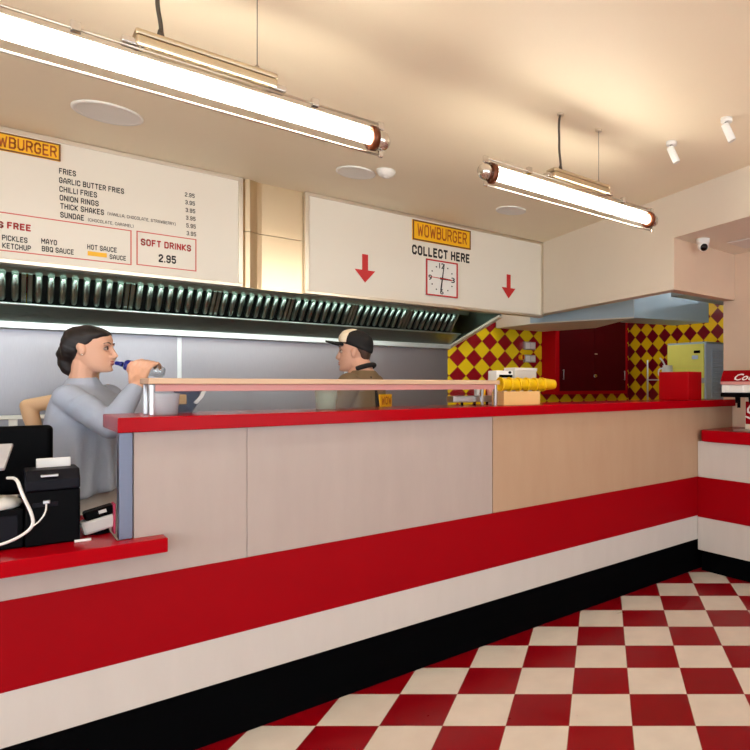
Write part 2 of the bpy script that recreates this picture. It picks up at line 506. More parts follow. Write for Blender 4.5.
def stroke_text(mb, s, org, right, up, width, cap, wt=1.0):
    """square shouldered sign lettering drawn as strokes; wt = stroke weight in sixths of the capital height"""
    org, right, up = Vector(org), Vector(right), Vector(up)
    nrm = right.cross(up)
    pos, x = [], 0.0
    for ch in s:
        if ch == ' ':
            x += 3.0; continue
        pos.append((ch, x)); x += GLY[ch][0] + wt + 1.0
    tot = x - 1.0
    sx, sy = width / tot, cap / (6.0 + wt)
    P = lambda px, py: org + right * ((px + wt / 2) * sx) + up * ((py + wt / 2) * sy) + nrm * .0009
    bm = mb.bm
    for ch, x0 in pos:
        for line in GLY[ch][1]:
            for (ax, ay), (bx_, by) in zip(line[:-1], line[1:]):
                dx, dy = bx_ - ax, by - ay
                ln = math.hypot(dx, dy) or 1
                nx, ny = -dy / ln * wt / 2, dx / ln * wt / 2
                ex, ey = dx / ln * wt * .36, dy / ln * wt * .36
                q = [(ax - ex + nx, ay - ey + ny), (ax - ex - nx, ay - ey - ny), (bx_ + ex - nx, by + ey - ny), (bx_ + ex + nx, by + ey + ny)]
                bm.faces.new([bm.verts.new(P(x0 + u_, v_)) for u_, v_ in q])
# ================================================================= SETTING
ZC = 2.767                    # ceiling
struct('floor', MB().box((-3.1, -3.1, -0.1), (6.2, 5.6, 0.0)), floor_mat())
struct('ceiling', MB().box((-3.1, -3.1, ZC), (6.2, 5.6, ZC + 0.12)), M_ceiling)
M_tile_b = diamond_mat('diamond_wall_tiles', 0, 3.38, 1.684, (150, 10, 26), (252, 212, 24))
M_tile_r = diamond_mat('diamond_wall_tiles_shaded', 1, 5.274, 2.03, (112, 8, 24), (236, 186, 16))  # same tiles as the back wall, colours dimmed to stand for shade
struct('wall_back', MB().box((-3.1, 5.5, 0), (6.2, 5.62, ZC)), M_tile_b)
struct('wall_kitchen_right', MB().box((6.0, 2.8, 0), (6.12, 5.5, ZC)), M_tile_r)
struct('wall_kitchen_front', MB().box((4.33, 2.68, 0), (6.12, 2.80, ZC)), M_wall)
struct('wall_right', MB().box((4.206, -3.1, 0), (4.33, 2.80, ZC)), M_plaster)
w = MB()
for a, b, z0, z1 in ((-3.1, -2.6, 0, ZC), (1.9, 5.6, 0, ZC), (-2.6, 1.9, 2.45, ZC), (-2.6, 1.9, 0, 0.45)):
    w.box((-3.12, a, z0), (-3.0, b, z1))
struct('wall_left', w, M_wall)
win = MB()
for a, b, z0, z1 in ((-2.6, 1.9, 0.45, 0.51), (-2.6, 1.9, 2.39, 2.45), (-2.6, -2.54, .51, 2.39), (1.84, 1.9, .51, 2.39), (-.38, -.32, .51, 2.39)):
    win.box((-3.09, a, z0), (-3.03, b, z1))
wo = struct('window_3', win, M_black)
MB().box((-3.065, -2.54, .51), (-3.055, 1.84, 2.39)).build('pane', M_glass, wo)
w = MB()
for a, b, z0, z1 in ((-3.1, -2.6, 0, ZC), (0.45, 0.75, 0, ZC), (3.8, 4.33, 0, ZC), (-2.6, 3.8, 2.45, ZC), (-2.6, 3.8, 0, 0.45)):
    w.box((a, -3.12, z0), (b, -3.0, z1))
struct('wall_front', w, M_wall)
for i, (a, b) in enumerate(((-2.6, 0.45), (0.75, 3.8))):
    win = MB()
    for x0, x1, z0, z1 in ((a, b, 0.45, 0.51), (a, b, 2.39, 2.45), (a, a + .06, .51, 2.39), (b - .06, b, .51, 2.39), ((a + b) / 2 - .03, (a + b) / 2 + .03, .51, 2.39)):
        win.box((x0, -3.09, z0), (x1, -3.03, z1))
    wo = struct('window_%d' % (i + 1), win, M_black)
    MB().box((a + .06, -3.065, .51), (b - .06, -3.055, 2.39)).build('pane', M_glass, wo)

# bulkhead fascia above the end of the counter: runs at about 81 degrees to the menu wall
A = Vector((3.70, 4.5, 0)); C = Vector((3.418, 2.69, 0)); D = Vector((4.206, 2.69, 0))
dirn = (C - A).normalized(); nr = Vector((-dirn.y, dirn.x, 0))    # towards the kitchen side
if nr.x < 0: nr = -nr
A0 = A - dirn * 0.25
p = [A0, C, C + nr * .1 + Vector((0, .1, 0)), A0 + nr * .1]
struct('trim_1', MB().prism([(v.x, v.y) for v in p], 2.083, ZC), M_wall)
struct('trim_2', MB().prism([(C.x + .001, 2.691), (D.x, 2.691), (D.x, 2.79), (C.x + .1, 2.79)], 2.083, 2.45), M_plaster)
E = C + dirn * (5.69 / -dirn.y)
struct('trim_3', MB().prism([(C.x, C.y), (E.x, E.y), (4.206, E.y), (D.x, D.y)], 2.4515, ZC), M_wall)

# =================================================== MAIN SERVING COUNTER
YF = 2.71
XE = 3.72
XL = -1.6                     # counter runs out of the frame on the left
cnt = thing('serving_counter', (1.4, 2.9, 0), 'long plywood serving counter with a wide red stripe and black kickboard', 'counter')
for x0, x1, m, z0 in ((0.7065, 1.8785, M_ply_l, 0.712), (1.882, 4.2, M_ply_r, 0.712)):
    MB().box((x0, YF, z0), (x1, YF + .03, 1.232), 0.0015).build('front_panel', m, cnt)
MB().slab([(XL, YF, .712), (.705, YF, .712), (.705, YF, 1.232), (.345, YF, 1.232), (.345, YF, .8015), (XL, YF, .8015)], (0, .03, 0), 0, .0008).build('front_panel', M_ply_l, cnt)
MB().box((XL, YF - .002, 0.42), (4.2, YF + .028, 0.712), 0.001).build('red_stripe', M_red, cnt)
for x0, x1, m in ((XL, 4.2, M_ply_b),):
    MB().box((x0, YF, 0.243), (x1, YF + .03, 0.42), 0.0015).build('base_panel', m, cnt)
MB().box((XL, YF + .035, 0.0), (4.2, YF + .06, 0.243)).build('kickboard', M_black, cnt)
MB().box((XL, YF + .031, 0.243), (0.30, 3.3, 0.79)).build('carcass', M_ply_b, cnt)
MB().box((0.36, YF + .03, 0.243), (4.19, 3.05, 1.225)).build('carcass', M_ply_b, cnt)
pst = MB().box((0.303, YF - .006, 0.8535), (0.343, YF + .05, 1.232), 0.003).build('corner_post', M_post, cnt)
pst['label'] = 'brushed steel corner post'
ct = MB().box((0.297, 2.68, 1.232), (4.2, 3.1, 1.285), 0.004).build('counter_top', M_redtop)
tag(ct, 'raised red laminate top running along the long counter', 'counter top')
tw = MB().prism([(XL, 2.63), (0.433, 2.63), (0.433, 2.7095), (0.30, 2.7095), (0.30, 3.35), (XL, 3.35)], 0.802, 0.853, 0.003).build('till_counter_top', M_redtop)
tag(tw, 'lower glossy red counter top under the till and printer', 'counter top')

# ================================================= DRINKS COUNTER (right)
dk = thing('drinks_counter', (3.95, 1.0, 0), 'white drinks counter with a red stripe meeting the long counter at the right', 'counter')
XD = 3.722
Yd = 2.705
rd = 0.02
MB().box((XD, -1.5, 0.712), (4.2, Yd, 0.98), 0.004).build('upper_panel', M_ply_b, dk)
MB().box((XD - .002, -1.5, 0.412), (4.2, Yd, 0.712), 0.002).build('red_stripe', M_red, dk)
MB().box((XD, -1.5, 0.165), (4.2, Yd, 0.412), 0.004).build('lower_panel', M_ply_b, dk)
MB().box((XD + .05, -1.5, 0.0), (4.2, Yd, 0.165)).build('kickboard', M_black, dk)
pts = []
for k in range(9):
    a = PI / 2 + k / 8 * PI / 2
    pts.append((3.69 + .10 + .10 * math.cos(a), 2.70 - .10 + .10 * math.sin(a)))
pts += [(3.69, -1.5), (4.2, -1.5), (4.2, 2.70)]
MB().prism(pts, 0.98, 1.066, 0.012).build('top', M_redtop, dk)

# drinks dispenser
dd = thing('drinks_dispenser', (3.97, 2.15, 1.066), 'soft drinks dispenser with red logo header on the drinks counter', 'drinks machine')
MB().box((3.88, 1.75, 1.066), (4.18, 2.40, 1.315), 0.01).build('body', M_cream, dd)
MB().box((3.70, 1.70, 1.313), (4.19, 2.49, 1.345), 0.006).build('valve_plate', M_blackplastic, dd)
MB().box((3.715, 1.70, 1.345), (4.19, 2.485, 1.402), 0.006).build('valve_cover', M_white, dd)
for y in (2.465, 2.35, 2.22, 2.09, 1.96, 1.83):
    MB().box((3.708, y - .042, 1.347), (3.716, y + .018, 1.398), 0.002).build('valve_front', M_white, dd)
for y in (2.40, 2.29, 2.16, 2.03, 1.90):
    MB().cyl((3.78, y, 1.315), (3.78, y, 1.27), 0.016, 0.011).box((3.80, y - .012, 1.235), (3.806, y + .012, 1.315)).build('nozzle', M_blackplastic, dd)
MB().box((3.70, 1.70, 1.402), (4.19, 2.49, 1.425), 0.004).build('bezel', M_pink, dd)
hdr = MB().slab([(3.695, 2.49, 1.425), (4.19, 2.49, 1.425), (4.19, 2.49, 1.505), (3.735, 2.49, 1.505)], (0, -.80, 0), 0, 0.004).build('logo_header', M_red, dd)
upv = Vector((.04, 0, .08)).normalized()
lg = MB()
# white swoosh under the lettering and the lettering itself, on the sloping header face
fit_text(lg, 'Coca-Cola', Vector((3.6995, 2.375, 1.4335)), (0, -1, 0), upv, 0.40, 0.052, 0.02, 0, 0.35)
lg.build('logo_lettering', M_logo, hdr)
pan = MB().box((3.872, 1.80, 1.115), (3.882, 2.388, 1.28), 0.003).build('logo_panel', M_red, dd)
lg = MB()
fit_text(lg, 'Coca-Cola', Vector((3.8712, 2.375, 1.19)), (0, -1, 0), (0, 0, 1), 0.5, 0.075, 0.02, 0, 0.35)
lg.tube([(3.871, 2.384, 1.17), (3.871, 2.33, 1.15), (3.871, 2.2, 1.14), (3.871, 2.0, 1.165), (3.871, 1.81, 1.14)], 0.006)
lg.build('logo_lettering', M_logo, pan)
MB().box((3.76, 1.75, 1.066), (3.872, 2.42, 1.078), 0.004).build('drip_tray', M_steel, dd)

# ================================================= MENU BOARDS (Y = 4.5)
YM = 4.5
RT, UP = Vector((1, 0, 0)), Vector((0, 0, 1))
def bz(px, py): return on_y(px, py, YM).z
def bx(px): return ratio(px) * YM
def board(name, x0, x1, label):
    t = thing(name, ((x0 + x1) / 2, YM, 2.045), label, 'menu board')
    MB().box((x0 + .02, YM, 2.065), (x1 - .02, YM + .05, ZC - .02)).build('panel', M_board, t)
    f = MB()
    f.box((x0, YM - .008, 2.045), (x1, YM + .055, 2.070), 0.003).box((x0, YM - .008, ZC - .026), (x1, YM + .055, ZC - .001), 0.003)
    f.box((x0, YM - .008, 2.070), (x0 + .028, YM + .055, ZC - .026), 0.003).box((x1 - .028, YM - .008, 2.070), (x1, YM + .055, ZC - .026), 0.003)
    f.build('frame', M_frame, t)
    return t
def word(parent, s, xl, xr, ytop, ybot, m, name='lettering', bold=0.0):
    """a word whose first letter stands between ytop and ybot at xl in the photo's frame"""
    a = on_y(xl, ybot, YM)
    mb = MB()
    stroke_text(mb, s, (a.x, YM, a.z), RT, UP, bx(xr) - a.x, bz(xl, ytop) - a.z, 1.1 + bold * 24)
    return mb.build(name, m, parent)
def outline(mb, x0, x1, z0, z1, t):
    y0, y1 = YM - .0015, YM + .001
    mb.box((x0, y0, z0), (x1, y1, z0 + t)).box((x0, y0, z1 - t), (x1, y1, z1))
    mb.box((x0, y0, z0 + t), (x0 + t, y1, z1 - t)).box((x1 - t, y0, z0 + t), (x1, y1, z1 - t))

mbd = board('menu_board', -1.25, 1.148, 'long menu board listing fries and soft drinks with prices')
# brand plate, mostly out of the frame
zs0, zs1 = bz(60, 162), bz(60, 145)
xs1 = bx(60.5)
pl = MB().box((xs1 - .335, YM - .012, zs0), (xs1, YM + .001, zs1), 0.002).build('brand_plate', M_yellowsign, mbd)
ed = MB()
for a, b, c, d in ((xs1 - .335, xs1, zs0, zs0 + .008), (xs1 - .335, xs1, zs1 - .008, zs1), (xs1 - .335, xs1 - .327, zs0 + .008, zs1 - .008), (xs1 - .008, xs1, zs0 + .008, zs1 - .008)):
    ed.box((a, YM - .0135, c), (b, YM - .0125, d))
ed.build('plate_edge', M_brownframe, pl)
tl = MB(); stroke_text(tl, 'WOWBURGER', (xs1 - .318, YM - .0125, zs0 + .016), RT, UP, .302, zs1 - zs0 - .032, 1.2)
tl.build('brand_lettering', M_orangeink, pl)
word(mbd, 'FRIES', 59, 76, 167.8, 173.6, M_ink, bold=.012)
word(mbd, 'GARLIC BUTTER FRIES', 59, 124, 177.0, 182.8, M_ink, bold=.012)
word(mbd, 'CHILLI FRIES', 59.3, 97, 185.8, 191.6, M_ink, bold=.012)
word(mbd, 'ONION RINGS', 59.6, 98.7, 194.5, 200.3, M_ink, bold=.012)
word(mbd, 'THICK SHAKES', 60.2, 104, 202.8, 208.6, M_ink, bold=.012)
word(mbd, '(VANILLA, CHOCOLATE, STRAWBERRY)', 107.5, 175.5, 211.9, 215.2, M_brownink)
word(mbd, 'SUNDAE', 60.2, 84, 211.6, 217.4, M_ink, bold=.012)
word(mbd, '(CHOCOLATE, CARAMEL)', 88, 133.5, 218.0, 221.2, M_brownink)
for k, s in enumerate(('2.95', '3.95', '3.95', '3.95', '5.95', '3.95')):
    word(mbd, s, 184.8 + k * .35, 194.6 + k * .3, 192.2 + k * 7.75, 196.4 + k * 7.75, M_ink if k < 3 else M_brownink, 'price', 0.01)
ol = MB()
zt = bz(131, 230.3); zb = bz(131, 265.2)
outline(ol, -1.1, bx(131.6), zb, zt, 0.006)
ol.build('red_outline', M_palered, mbd)
ol = MB()
outline(ol, bx(136.4), bx(196.4), bz(196.5, 271.6), bz(196.4, 239.3), 0.006)
ol.build('red_outline', M_palered, mbd)
word(mbd, 'FREE', 7, 31, 221.6, 228.6, M_redink, bold=.03)
word(mbd, 'S', -3.5, 3.5, 220.6, 227.6, M_redink, bold=.03)
word(mbd, 'PICKLES', 2, 27.5, 234.6, 240.2, M_ink, bold=.01)
word(mbd, 'KETCHUP', 2.3, 31, 242.4, 248.0, M_ink, bold=.01)
word(mbd, 'MAYO', 41.2, 57, 238.2, 243.6, M_ink, bold=.01)
word(mbd, 'BBQ SAUCE', 41.8, 73.8, 245.8, 251.2, M_ink, bold=.01)
word(mbd, 'HOT SAUCE', 87.2, 116.8, 244.0, 249.2, M_ink, bold=.01)
word(mbd, 'SAUCE', 109.6, 126, 254.2, 259.0, M_ink, bold=.01)
a = on_y(87.6, 255.4, YM)
MB().box((a.x, YM - .0015, a.z), (bx(106.8), YM + .001, bz(87.6, 251.0))).build('yellow_bar', M_yellowsign, mbd)
word(mbd, 'SOFT DRINKS', 140.8, 191, 238.3, 245.2, M_redink, bold=.02)
word(mbd, '2.95', 158.6, 176, 254.0, 262.0, M_ink, 'price', bold=.02)

cb = board('collection_board', 1.535, 3.70, 'white overhead board reading collect here with two red down arrows')
a = on_y(412, 239.6, YM); b = on_y(470, 231.4, YM)
pl = MB().box((a.x, YM - .012, a.z), (b.x, YM + .001, b.z), 0.002).build('brand_plate', M_yellowsign, cb)
ed = MB()
for x0, x1, z0, z1 in ((a.x, b.x, a.z, a.z + .012), (a.x, b.x, b.z - .012, b.z), (a.x, a.x + .012, a.z + .012, b.z - .012), (b.x - .012, b.x, a.z + .012, b.z - .012)):
    ed.box((x0, YM - .0135, z0), (x1, YM - .0125, z1))
ed.build('plate_edge', M_brownframe, pl)
tl = MB(); stroke_text(tl, 'WOWBURGER', (a.x + .04, YM - .0125, a.z + .035), RT, UP, b.x - a.x - .08, b.z - a.z - .06, 1.1)
tl.build('brand_lettering', M_orangeink, pl)
word(cb, 'COLLECT HERE', 412, 469.6, 244.2, 254.0, M_ink, bold=.025)
for px, y0, y1, wd in ((365, 254.4, 282.5, 20.5), (508.5, 274.6, 298.4, 13.5)):
    t0, t1 = on_y(px, y0, YM), on_y(px, y1, YM)
    hw = (bx(px + wd / 2) - bx(px - wd / 2)) / 2
    hh = (t0.z - t1.z)
    zm = t1.z + hh * .44
    sw = hw * .28
    pts = [(t0.x - sw, t0.z), (t0.x - sw, zm), (t0.x - hw, zm), (t0.x, t1.z), (t0.x + hw, zm), (t0.x + sw, zm), (t0.x + sw, t0.z)]
    MB().slab([(x, YM - .004, z) for x, z in pts], (0, .005, 0)).build('down_arrow', M_redink, cb)
# clock
a = on_y(427, 295.4, YM); b = on_y(458.5, 264.2, YM)
xc, zc, hs = (a.x + b.x) / 2, (a.z + b.z) / 2, (b.x - a.x) / 2
hz = (b.z - a.z) / 2
xc -= .022
ck = thing('wall_clock', (xc, YM, a.z), 'square red framed wall clock under the collect here lettering', 'clock')
MB().box((xc - hs, YM - .022, zc - hz), (xc + hs, YM - .001, zc + hz), 0.003).build('case', M_white, ck)
f = MB()
for x0, x1, z0, z1 in ((xc - hs, xc + hs, zc - hz, zc - hz + .012), (xc - hs, xc + hs, zc + hz - .012, zc + hz), (xc - hs, xc - hs + .012, zc - hz, zc + hz), (xc + hs - .012, xc + hs, zc - hz, zc + hz)):
    f.box((x0, YM - .028, z0), (x1, YM - .020, z1), 0.002)
f.build('rim', M_redink, ck)
for k in range(12):
    th = k * PI / 6
    px_, pz_ = xc + .72 * hs * math.sin(th), zc + .72 * hz * math.cos(th)
    if k % 3:
        MB().cyl((px_, YM - .024, pz_), (px_, YM - .022, pz_), 0.006, seg=10).build('minute_dot', M_ink, ck)
    else:
        s = {0: '12', 3: '3', 6: '6', 9: '9'}[k]
        wd = .04 if k else .055
        nm_ = MB(); fit_text(nm_, s, (px_ - wd / 2, YM - .0225, pz_ - .022), RT, UP, wd * .85, .044, .02); nm_.build('numeral', M_ink, ck)
def hand(name, ang, ln, tail, wd, m, y):
    d = Vector((math.sin(ang), 0, math.cos(ang))); n = Vector((d.z, 0, -d.x))
    c = Vector((xc, y, zc))
    q = [c - d * tail - n * wd, c + d * ln - n * wd * .6, c + d * ln + n * wd * .6, c - d * tail + n * wd]
    MB().slab(q, (0, .0015, 0)).build(name, m, ck)
hand('hour_hand', math.radians(92), .085, .02, .009, M_ink, YM - .026)
hand('minute_hand', math.radians(8), .125, .10, .006, M_ink, YM - .028)
hand('second_hand', math.radians(272), .11, .09, .004, M_redink, YM - .030)

dc = thing('duct_cover', (1.34, YM, 2.047), 'satin steel duct cover between the two overhead boards', 'duct cover')
for z0, z1 in ((2.047, 2.418), (2.422, ZC)):
    rings = []
    prof = [(1.150, .03), (1.165, .012), (1.19, .0), (1.215, .012), (1.24, .028), (1.27, .034), (1.533, .034), (1.533, .06), (1.150, .06)]
    MB().prism([(x, YM + y) for x, y in prof], z0, z1).build('cover_panel', M_ductcover, dc)

# ============================================================ EXTRACTOR HOOD
hd = thing('extractor_hood', (1.0, 5.0, 1.765), 'long stainless steel extractor hood with baffle filters under the menu boards', 'extractor hood')
X0, X1 = -1.3, 3.26
YL = YM + .058
MB().box((X0, YL, 2.044), (X1, YL + .03, 2.07), 0.003).build('front_lip', M_steelhood, hd)
MB().box((X0, YL, 2.29), (X1, 5.48, 2.31)).build('top_plate', M_steelhood, hd)
MB().box((X0, YL, 2.06), (X1, YL + .01, 2.29)).build('front_plate', M_steelhood, hd)
MB().slab([(X1 - .02, 5.49, 1.775), (X1 - .02, YL, 2.03), (X1 - .02, YL, 2.30), (X1 - .02, 5.49, 2.30)], (.02, 0, 0)).build('end_panel', M_steelhood, hd)
dv = Vector((0, -1.0, .258)).normalized()
MB().slab([(X1 - .035, 5.49, 1.758), (X1 - .035, YL, 2.014), (X1 - .035, YL, 2.038), (X1 - .035, 5.49, 1.782)], (.045, 0, 0), 0, 0.003).build('end_rim', M_cream, hd)
MB().box((X0, 5.38, 1.762), (X1 - .03, 5.49, 1.808), 0.004).build('back_lip', M_steelbright, hd)
MB().slab([(X0, 5.385, 1.808), (X0, 5.20, 1.895), (X0, 5.21, 1.910), (X0, 5.49, 1.830)], (X1 - .03 - X0, 0, 0)).build('grease_trough', M_steelhood, hd)
MB().cyl((X0, 5.195, 1.902), (X1 - .03, 5.195, 1.902), 0.008, seg=10).build('trough_edge', M_steelbright, hd)
F0, F1 = Vector((0, 5.22, 1.905)), Vector((0, 5.06, 2.072))
MB().slab([(X0, 5.065, 2.075), (X1 - .03, 5.065, 2.075), (X1 - .03, 4.86, 2.288), (X0, 4.86, 2.288)], (0, .02, .02)).build('header_plate', M_steelhood, hd)
MB().cyl((X0 + .4, YL + .05, 2.10), (X1 - .3, YL + .05, 2.10), .016, seg=12).build('hood_fill_light', M_hoodfill, hd)  # added tube, out of view behind the lip, brightens filters and wall
sl = (F1 - F0).normalized(); fn = Vector((0, -sl.z, sl.y))       # outwards: forward and down
if fn.y > 0: fn = -fn
pitch = 0.0555
x = 1.18 - .05 - 0.5 * 5
for i in range(10):
    xa = x + .5 * i + .004
    xb = min(xa + .492, X1 - .06)
    if xb - xa < .2: continue
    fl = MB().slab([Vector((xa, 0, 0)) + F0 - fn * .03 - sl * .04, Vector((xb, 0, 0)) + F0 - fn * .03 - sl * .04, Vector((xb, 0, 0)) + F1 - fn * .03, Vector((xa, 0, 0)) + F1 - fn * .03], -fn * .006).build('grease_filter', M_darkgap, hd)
    for xe in (xa, xb - .02):
        MB().slab([Vector((xe, 0, 0)) + F0 - fn * .03, Vector((xe + .02, 0, 0)) + F0 - fn * .03, Vector((xe + .02, 0, 0)) + F1 - fn * .03, Vector((xe, 0, 0)) + F1 - fn * .03], fn * .032).build('frame_rail', M_steelhood, fl)
    bf = MB()
    n = int((xb - xa - .04) / pitch)
    pk = (xb - xa - .04) / n
    for k in range(n):
        c = Vector((xa + .02 + (k + .5) * pk, 0, 0))
        p0, p1 = c + F0 + sl * .02, c + F1
        ring = []
        for (s, hw, dp) in ((0.0, .004, .004), (0.006, .010, .010), (0.02, .015, .016), (0.05, .016, .018), (0.5, .016, .018)):
            o = p0 + sl * min(s, (p1 - p0).length)
            ring.append([o + Vector((hw * math.cos(q), 0, 0)) + fn * (dp * math.sin(q)) for q in [j * PI / 6 - 0.0 for j in range(7)]] + [o + Vector((-hw, 0, 0)) - fn * .01, o + Vector((hw, 0, 0)) - fn * .01])
        bf.loft(ring)
    bf.build('baffles', M_steelhood, fl)

# steel sheets lining the wall behind the kitchen
edges = [-1.5, -.28, .973, 2.22, 3.258]
for i in range(4):
    o = MB().box((edges[i] + .003, 5.485, 0.02), (edges[i + 1] - .003, 5.499, 1.79), 0.002).build('trim_%d' % (i + 4), M_steelwall)
    o['kind'] = 'structure'
for i, e in enumerate(edges[1:4]):
    o = MB().box((e - .014, 5.479, 0.02), (e + .014, 5.486, 1.76), 0.002).build('trim_%d' % (i + 8), M_steelbright)
    o['kind'] = 'structure'

# ===================================================== KITCHEN, RIGHT SIDE
kd = thing('kitchen_duct', (4.3, 4.5, 2.02), 'grey boxed duct hanging behind the bulkhead above the tiled kitchen', 'duct')
MB().prism([(3.84, 4.86), (4.17, 3.75), (4.60, 4.7), (4.5, 5.47), (3.84, 5.47)], 2.02, 2.50).build('casing', M_wall, kd)
MB().slab([(3.828, 4.853, 2.03), (4.158, 3.743, 2.03), (4.158, 3.743, 2.5), (3.828, 4.853, 2.5)], (-.008, -.003, 0)).build('side_sheet', M_duct, kd)
k2 = MB().prism([(4.18, 3.76), (5.03, 3.52), (5.03, 3.95), (4.40, 4.14)], 2.025, 2.30, 0.004).build('wall_duct', M_duct)
tag(k2, 'blue grey steel duct behind the bulkhead at right of the duct casing', 'duct')
k3 = MB().prism([(4.21, 2.95), (5.6, 2.95), (5.6, 3.35), (4.21, 3.35)], 2.18, 2.36, 0.004)
k3 = k3.build('ceiling_duct', M_duct)
tag(k3, 'pale steel duct nearest the pink plaster pillar at right', 'duct')
# hangers up to the ceiling
for q in ((4.05, 5.0), (4.3, 4.5)):
    MB().cyl((q[0], q[1], 2.49), (q[0], q[1], ZC), .008).build('hanger', M_steel, kd)
for o, q in ((k2, ((4.5, 3.85), (4.9, 3.72))), (k3, ((4.5, 3.15), (5.3, 3.15)))):
    for x_, y_ in q:
        MB().cyl((x_, y_, 2.28), (x_, y_, ZC), .008).build('hanger', M_steel, o)

def batten(c, d, label):  # unseen lights put in to brighten the kitchen
    c, d = Vector(c), Vector(d)
    t = thing('kitchen_fill_light', c, label, 'ceiling light', 'unseen kitchen fill lights')
    n_ = Vector((-d.y, d.x, 0)).normalized() * .03
    MB().slab([c - d - n_, c + d - n_, c + d + n_, c - d + n_], (0, 0, .05), 0, .004).build('housing', M_white, t)
    MB().cyl(c - d * .96 + Vector((0, 0, -.018)), c + d * .96 + Vector((0, 0, -.018)), .017, seg=14).build('lit_tube', M_cool, t)
batten((3.52, 4.98, ZC - .051), (0, .35, 0), 'added kitchen fill light, unseen behind the collect here board')
batten((4.85, 4.5, ZC - .051), (0, .4, 0), 'added kitchen fill light, unseen behind the bulkhead')
batten((4.75, 2.865, ZC - .051), (.42, 0, 0), 'unseen kitchen fill light behind the pink pillar, brightening the duct')
wc = thing('wall_cabinet', (5.1, 5.37, 1.29), 'red wall cabinet, two doors with shade in their colour, on the diamond tiles', 'cabinet')
MB().box((4.5, 5.25, 1.29), (5.71, 5.498, 2.25), 0.004).build('body', M_redgloss, wc)
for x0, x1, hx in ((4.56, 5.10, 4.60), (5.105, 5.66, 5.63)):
    d_ = MB().box((x0, 5.235, 1.33), (x1, 5.25, 2.22), 0.003).build('door', M_doorshade, wc)
    MB().cyl((hx, 5.222, 1.46), (hx, 5.222, 1.58), 0.006).box((hx - .004, 5.222, 1.465), (hx + .004, 5.236, 1.475)).box((hx - .004, 5.222, 1.565), (hx + .004, 5.236, 1.575)).build('handle', M_steel, d_)
q_ = on_y(595, 376, 5.235)
MB().cyl((q_.x, 5.236, q_.z), (q_.x, 5.222, q_.z), 0.022).build('lock', M_chrome, wc)
q_ = on_y(596, 354, 5.235)
MB().box((q_.x - .022, 5.232, q_.z - .006), (q_.x + .022, 5.236, q_.z + .006)).build('label_plate', M_rail, wc)

def socket(px0, px1, py0, py1, label):
    a = on_y(px0, py1, 5.5); b = on_y(px1, py0, 5.5)
    t = thing('wall_socket', ((a.x + b.x) / 2, 5.5, a.z), label, 'socket', 'grey sockets on the diamond tiles')
    MB().box((a.x, 5.46, a.z), (b.x, 5.499, b.z), 0.004).build('back_box', M_steel, t)
    xm = (a.x + b.x) / 2
    MB().box((a.x + .01, 5.455, a.z + .01), (xm - .004, 5.461, b.z - .01), 0.002).box((xm + .004, 5.455, a.z + .01), (b.x - .01, 5.461, b.z - .01), 0.002).build('face_plate', M_white, t)
    return t
socket(522.6, 533.6, 342.4, 349.6, 'upper grey double socket on the diamond tiled wall')
socket(523, 533.6, 355.2, 362.2, 'lower grey double socket on the diamond tiled wall')
q_ = on_y(520.5, 357.3, 5.5)
kn = thing('isolator_switch', (q_.x, 5.49, q_.z), 'round yellow isolator switch left of the lower socket', 'switch')
MB().cyl((q_.x, 5.499, q_.z), (q_.x, 5.455, q_.z), 0.032, bev=.004).build('dial', M_yellowsign, kn)
MB().box((q_.x - .006, 5.440, q_.z - .026), (q_.x + .006, 5.456, q_.z + .026), .002).build('knob', M_redink, kn)

# ice machine with yellow front
im = thing('ice_machine', (5.6, 4.0, 0), 'tall machine with a yellow front and pale blue louvred side', 'machine')
MB().box((5.30, 3.745, 0.1), (5.95, 4.26, 1.845), 0.008).build('body', M_bluepanel, im)
MB().box((5.285, 3.765, 0.7), (5.301, 4.255, 1.84), 0.004).build('front_door', M_yellowfront, im)
MB().box((5.28, 3.76, 1.42), (5.292, 4.255, 1.475), 0.003).build('trim_band', M_steel, im)
MB().box((5.30, 3.74, 1.845), (5.95, 4.265, 1.86), 0.003).build('top_cap', M_duct, im)
a = on_x(700, 353, 5.283); b = on_x(694, 350.6, 5.283)
MB().box((5.278, a.y, a.z), (5.287, b.y, b.z), 0.002).build('vent_slot', M_black, im)
a = on_x(698, 359, 5.283); b = on_x(692, 355.5, 5.283)
MB().box((5.280, a.y, a.z), (5.287, b.y, b.z), 0.001).build('label_plate', M_bluepanel, im)
lv = MB()
for k in range(26):
    z = 1.1 + k * .027
    lv.slab([(5.40, 3.745, z), (5.90, 3.745, z), (5.90, 3.733, z + .004), (5.40, 3.733, z + .004)], (0, 0, .012))
lv.build('louvres', M_bluepanel, im)
ft = [MB().box((x_, y_, 0), (x_ + .05, y_ + .05, .1)).build('foot', M_black, im) for x_ in (5.33, 5.87) for y_ in (3.78, 4.18)]

# narrow rack with a white jug in front of the machine
rk = thing('shelf_rack', (5.02, 4.2, 0), 'thin steel shelf rack before the right hand diamond tiles', 'rack')
for x_, y_ in ((4.99, 4.29), (4.99, 4.05), (5.24, 4.29), (5.24, 4.05)):
    MB().cyl((x_, y_, 0), (x_, y_, 1.67 if y_ > 4.2 and x_ < 5.1 else 1.46), .009, seg=12).build('post', M_steel, rk)
for z in (.3, .9, 1.45):
    MB().box((4.98, 4.04, z), (5.25, 4.30, z + .012), .002).build('shelf', M_steel, rk)
jp = Vector((5.12, 4.12, 1.462))
jg = thing('jug', jp, 'white jug with a spout on the thin shelf rack', 'jug')
MB().lathe([(0.001, 0), (.058, 0), (.062, .01), (.06, .1), (.052, .14), (.055, .15), (.05, .15), (.046, .138), (.001, .13)], jp).build('body', M_white, jg)
MB().tube([jp + Vector((-.02, .055, .03)), jp + Vector((-.03, .10, .04)), jp + Vector((-.03, .10, .11)), jp + Vector((-.02, .055, .12))], .008).build('handle', M_white, jg)
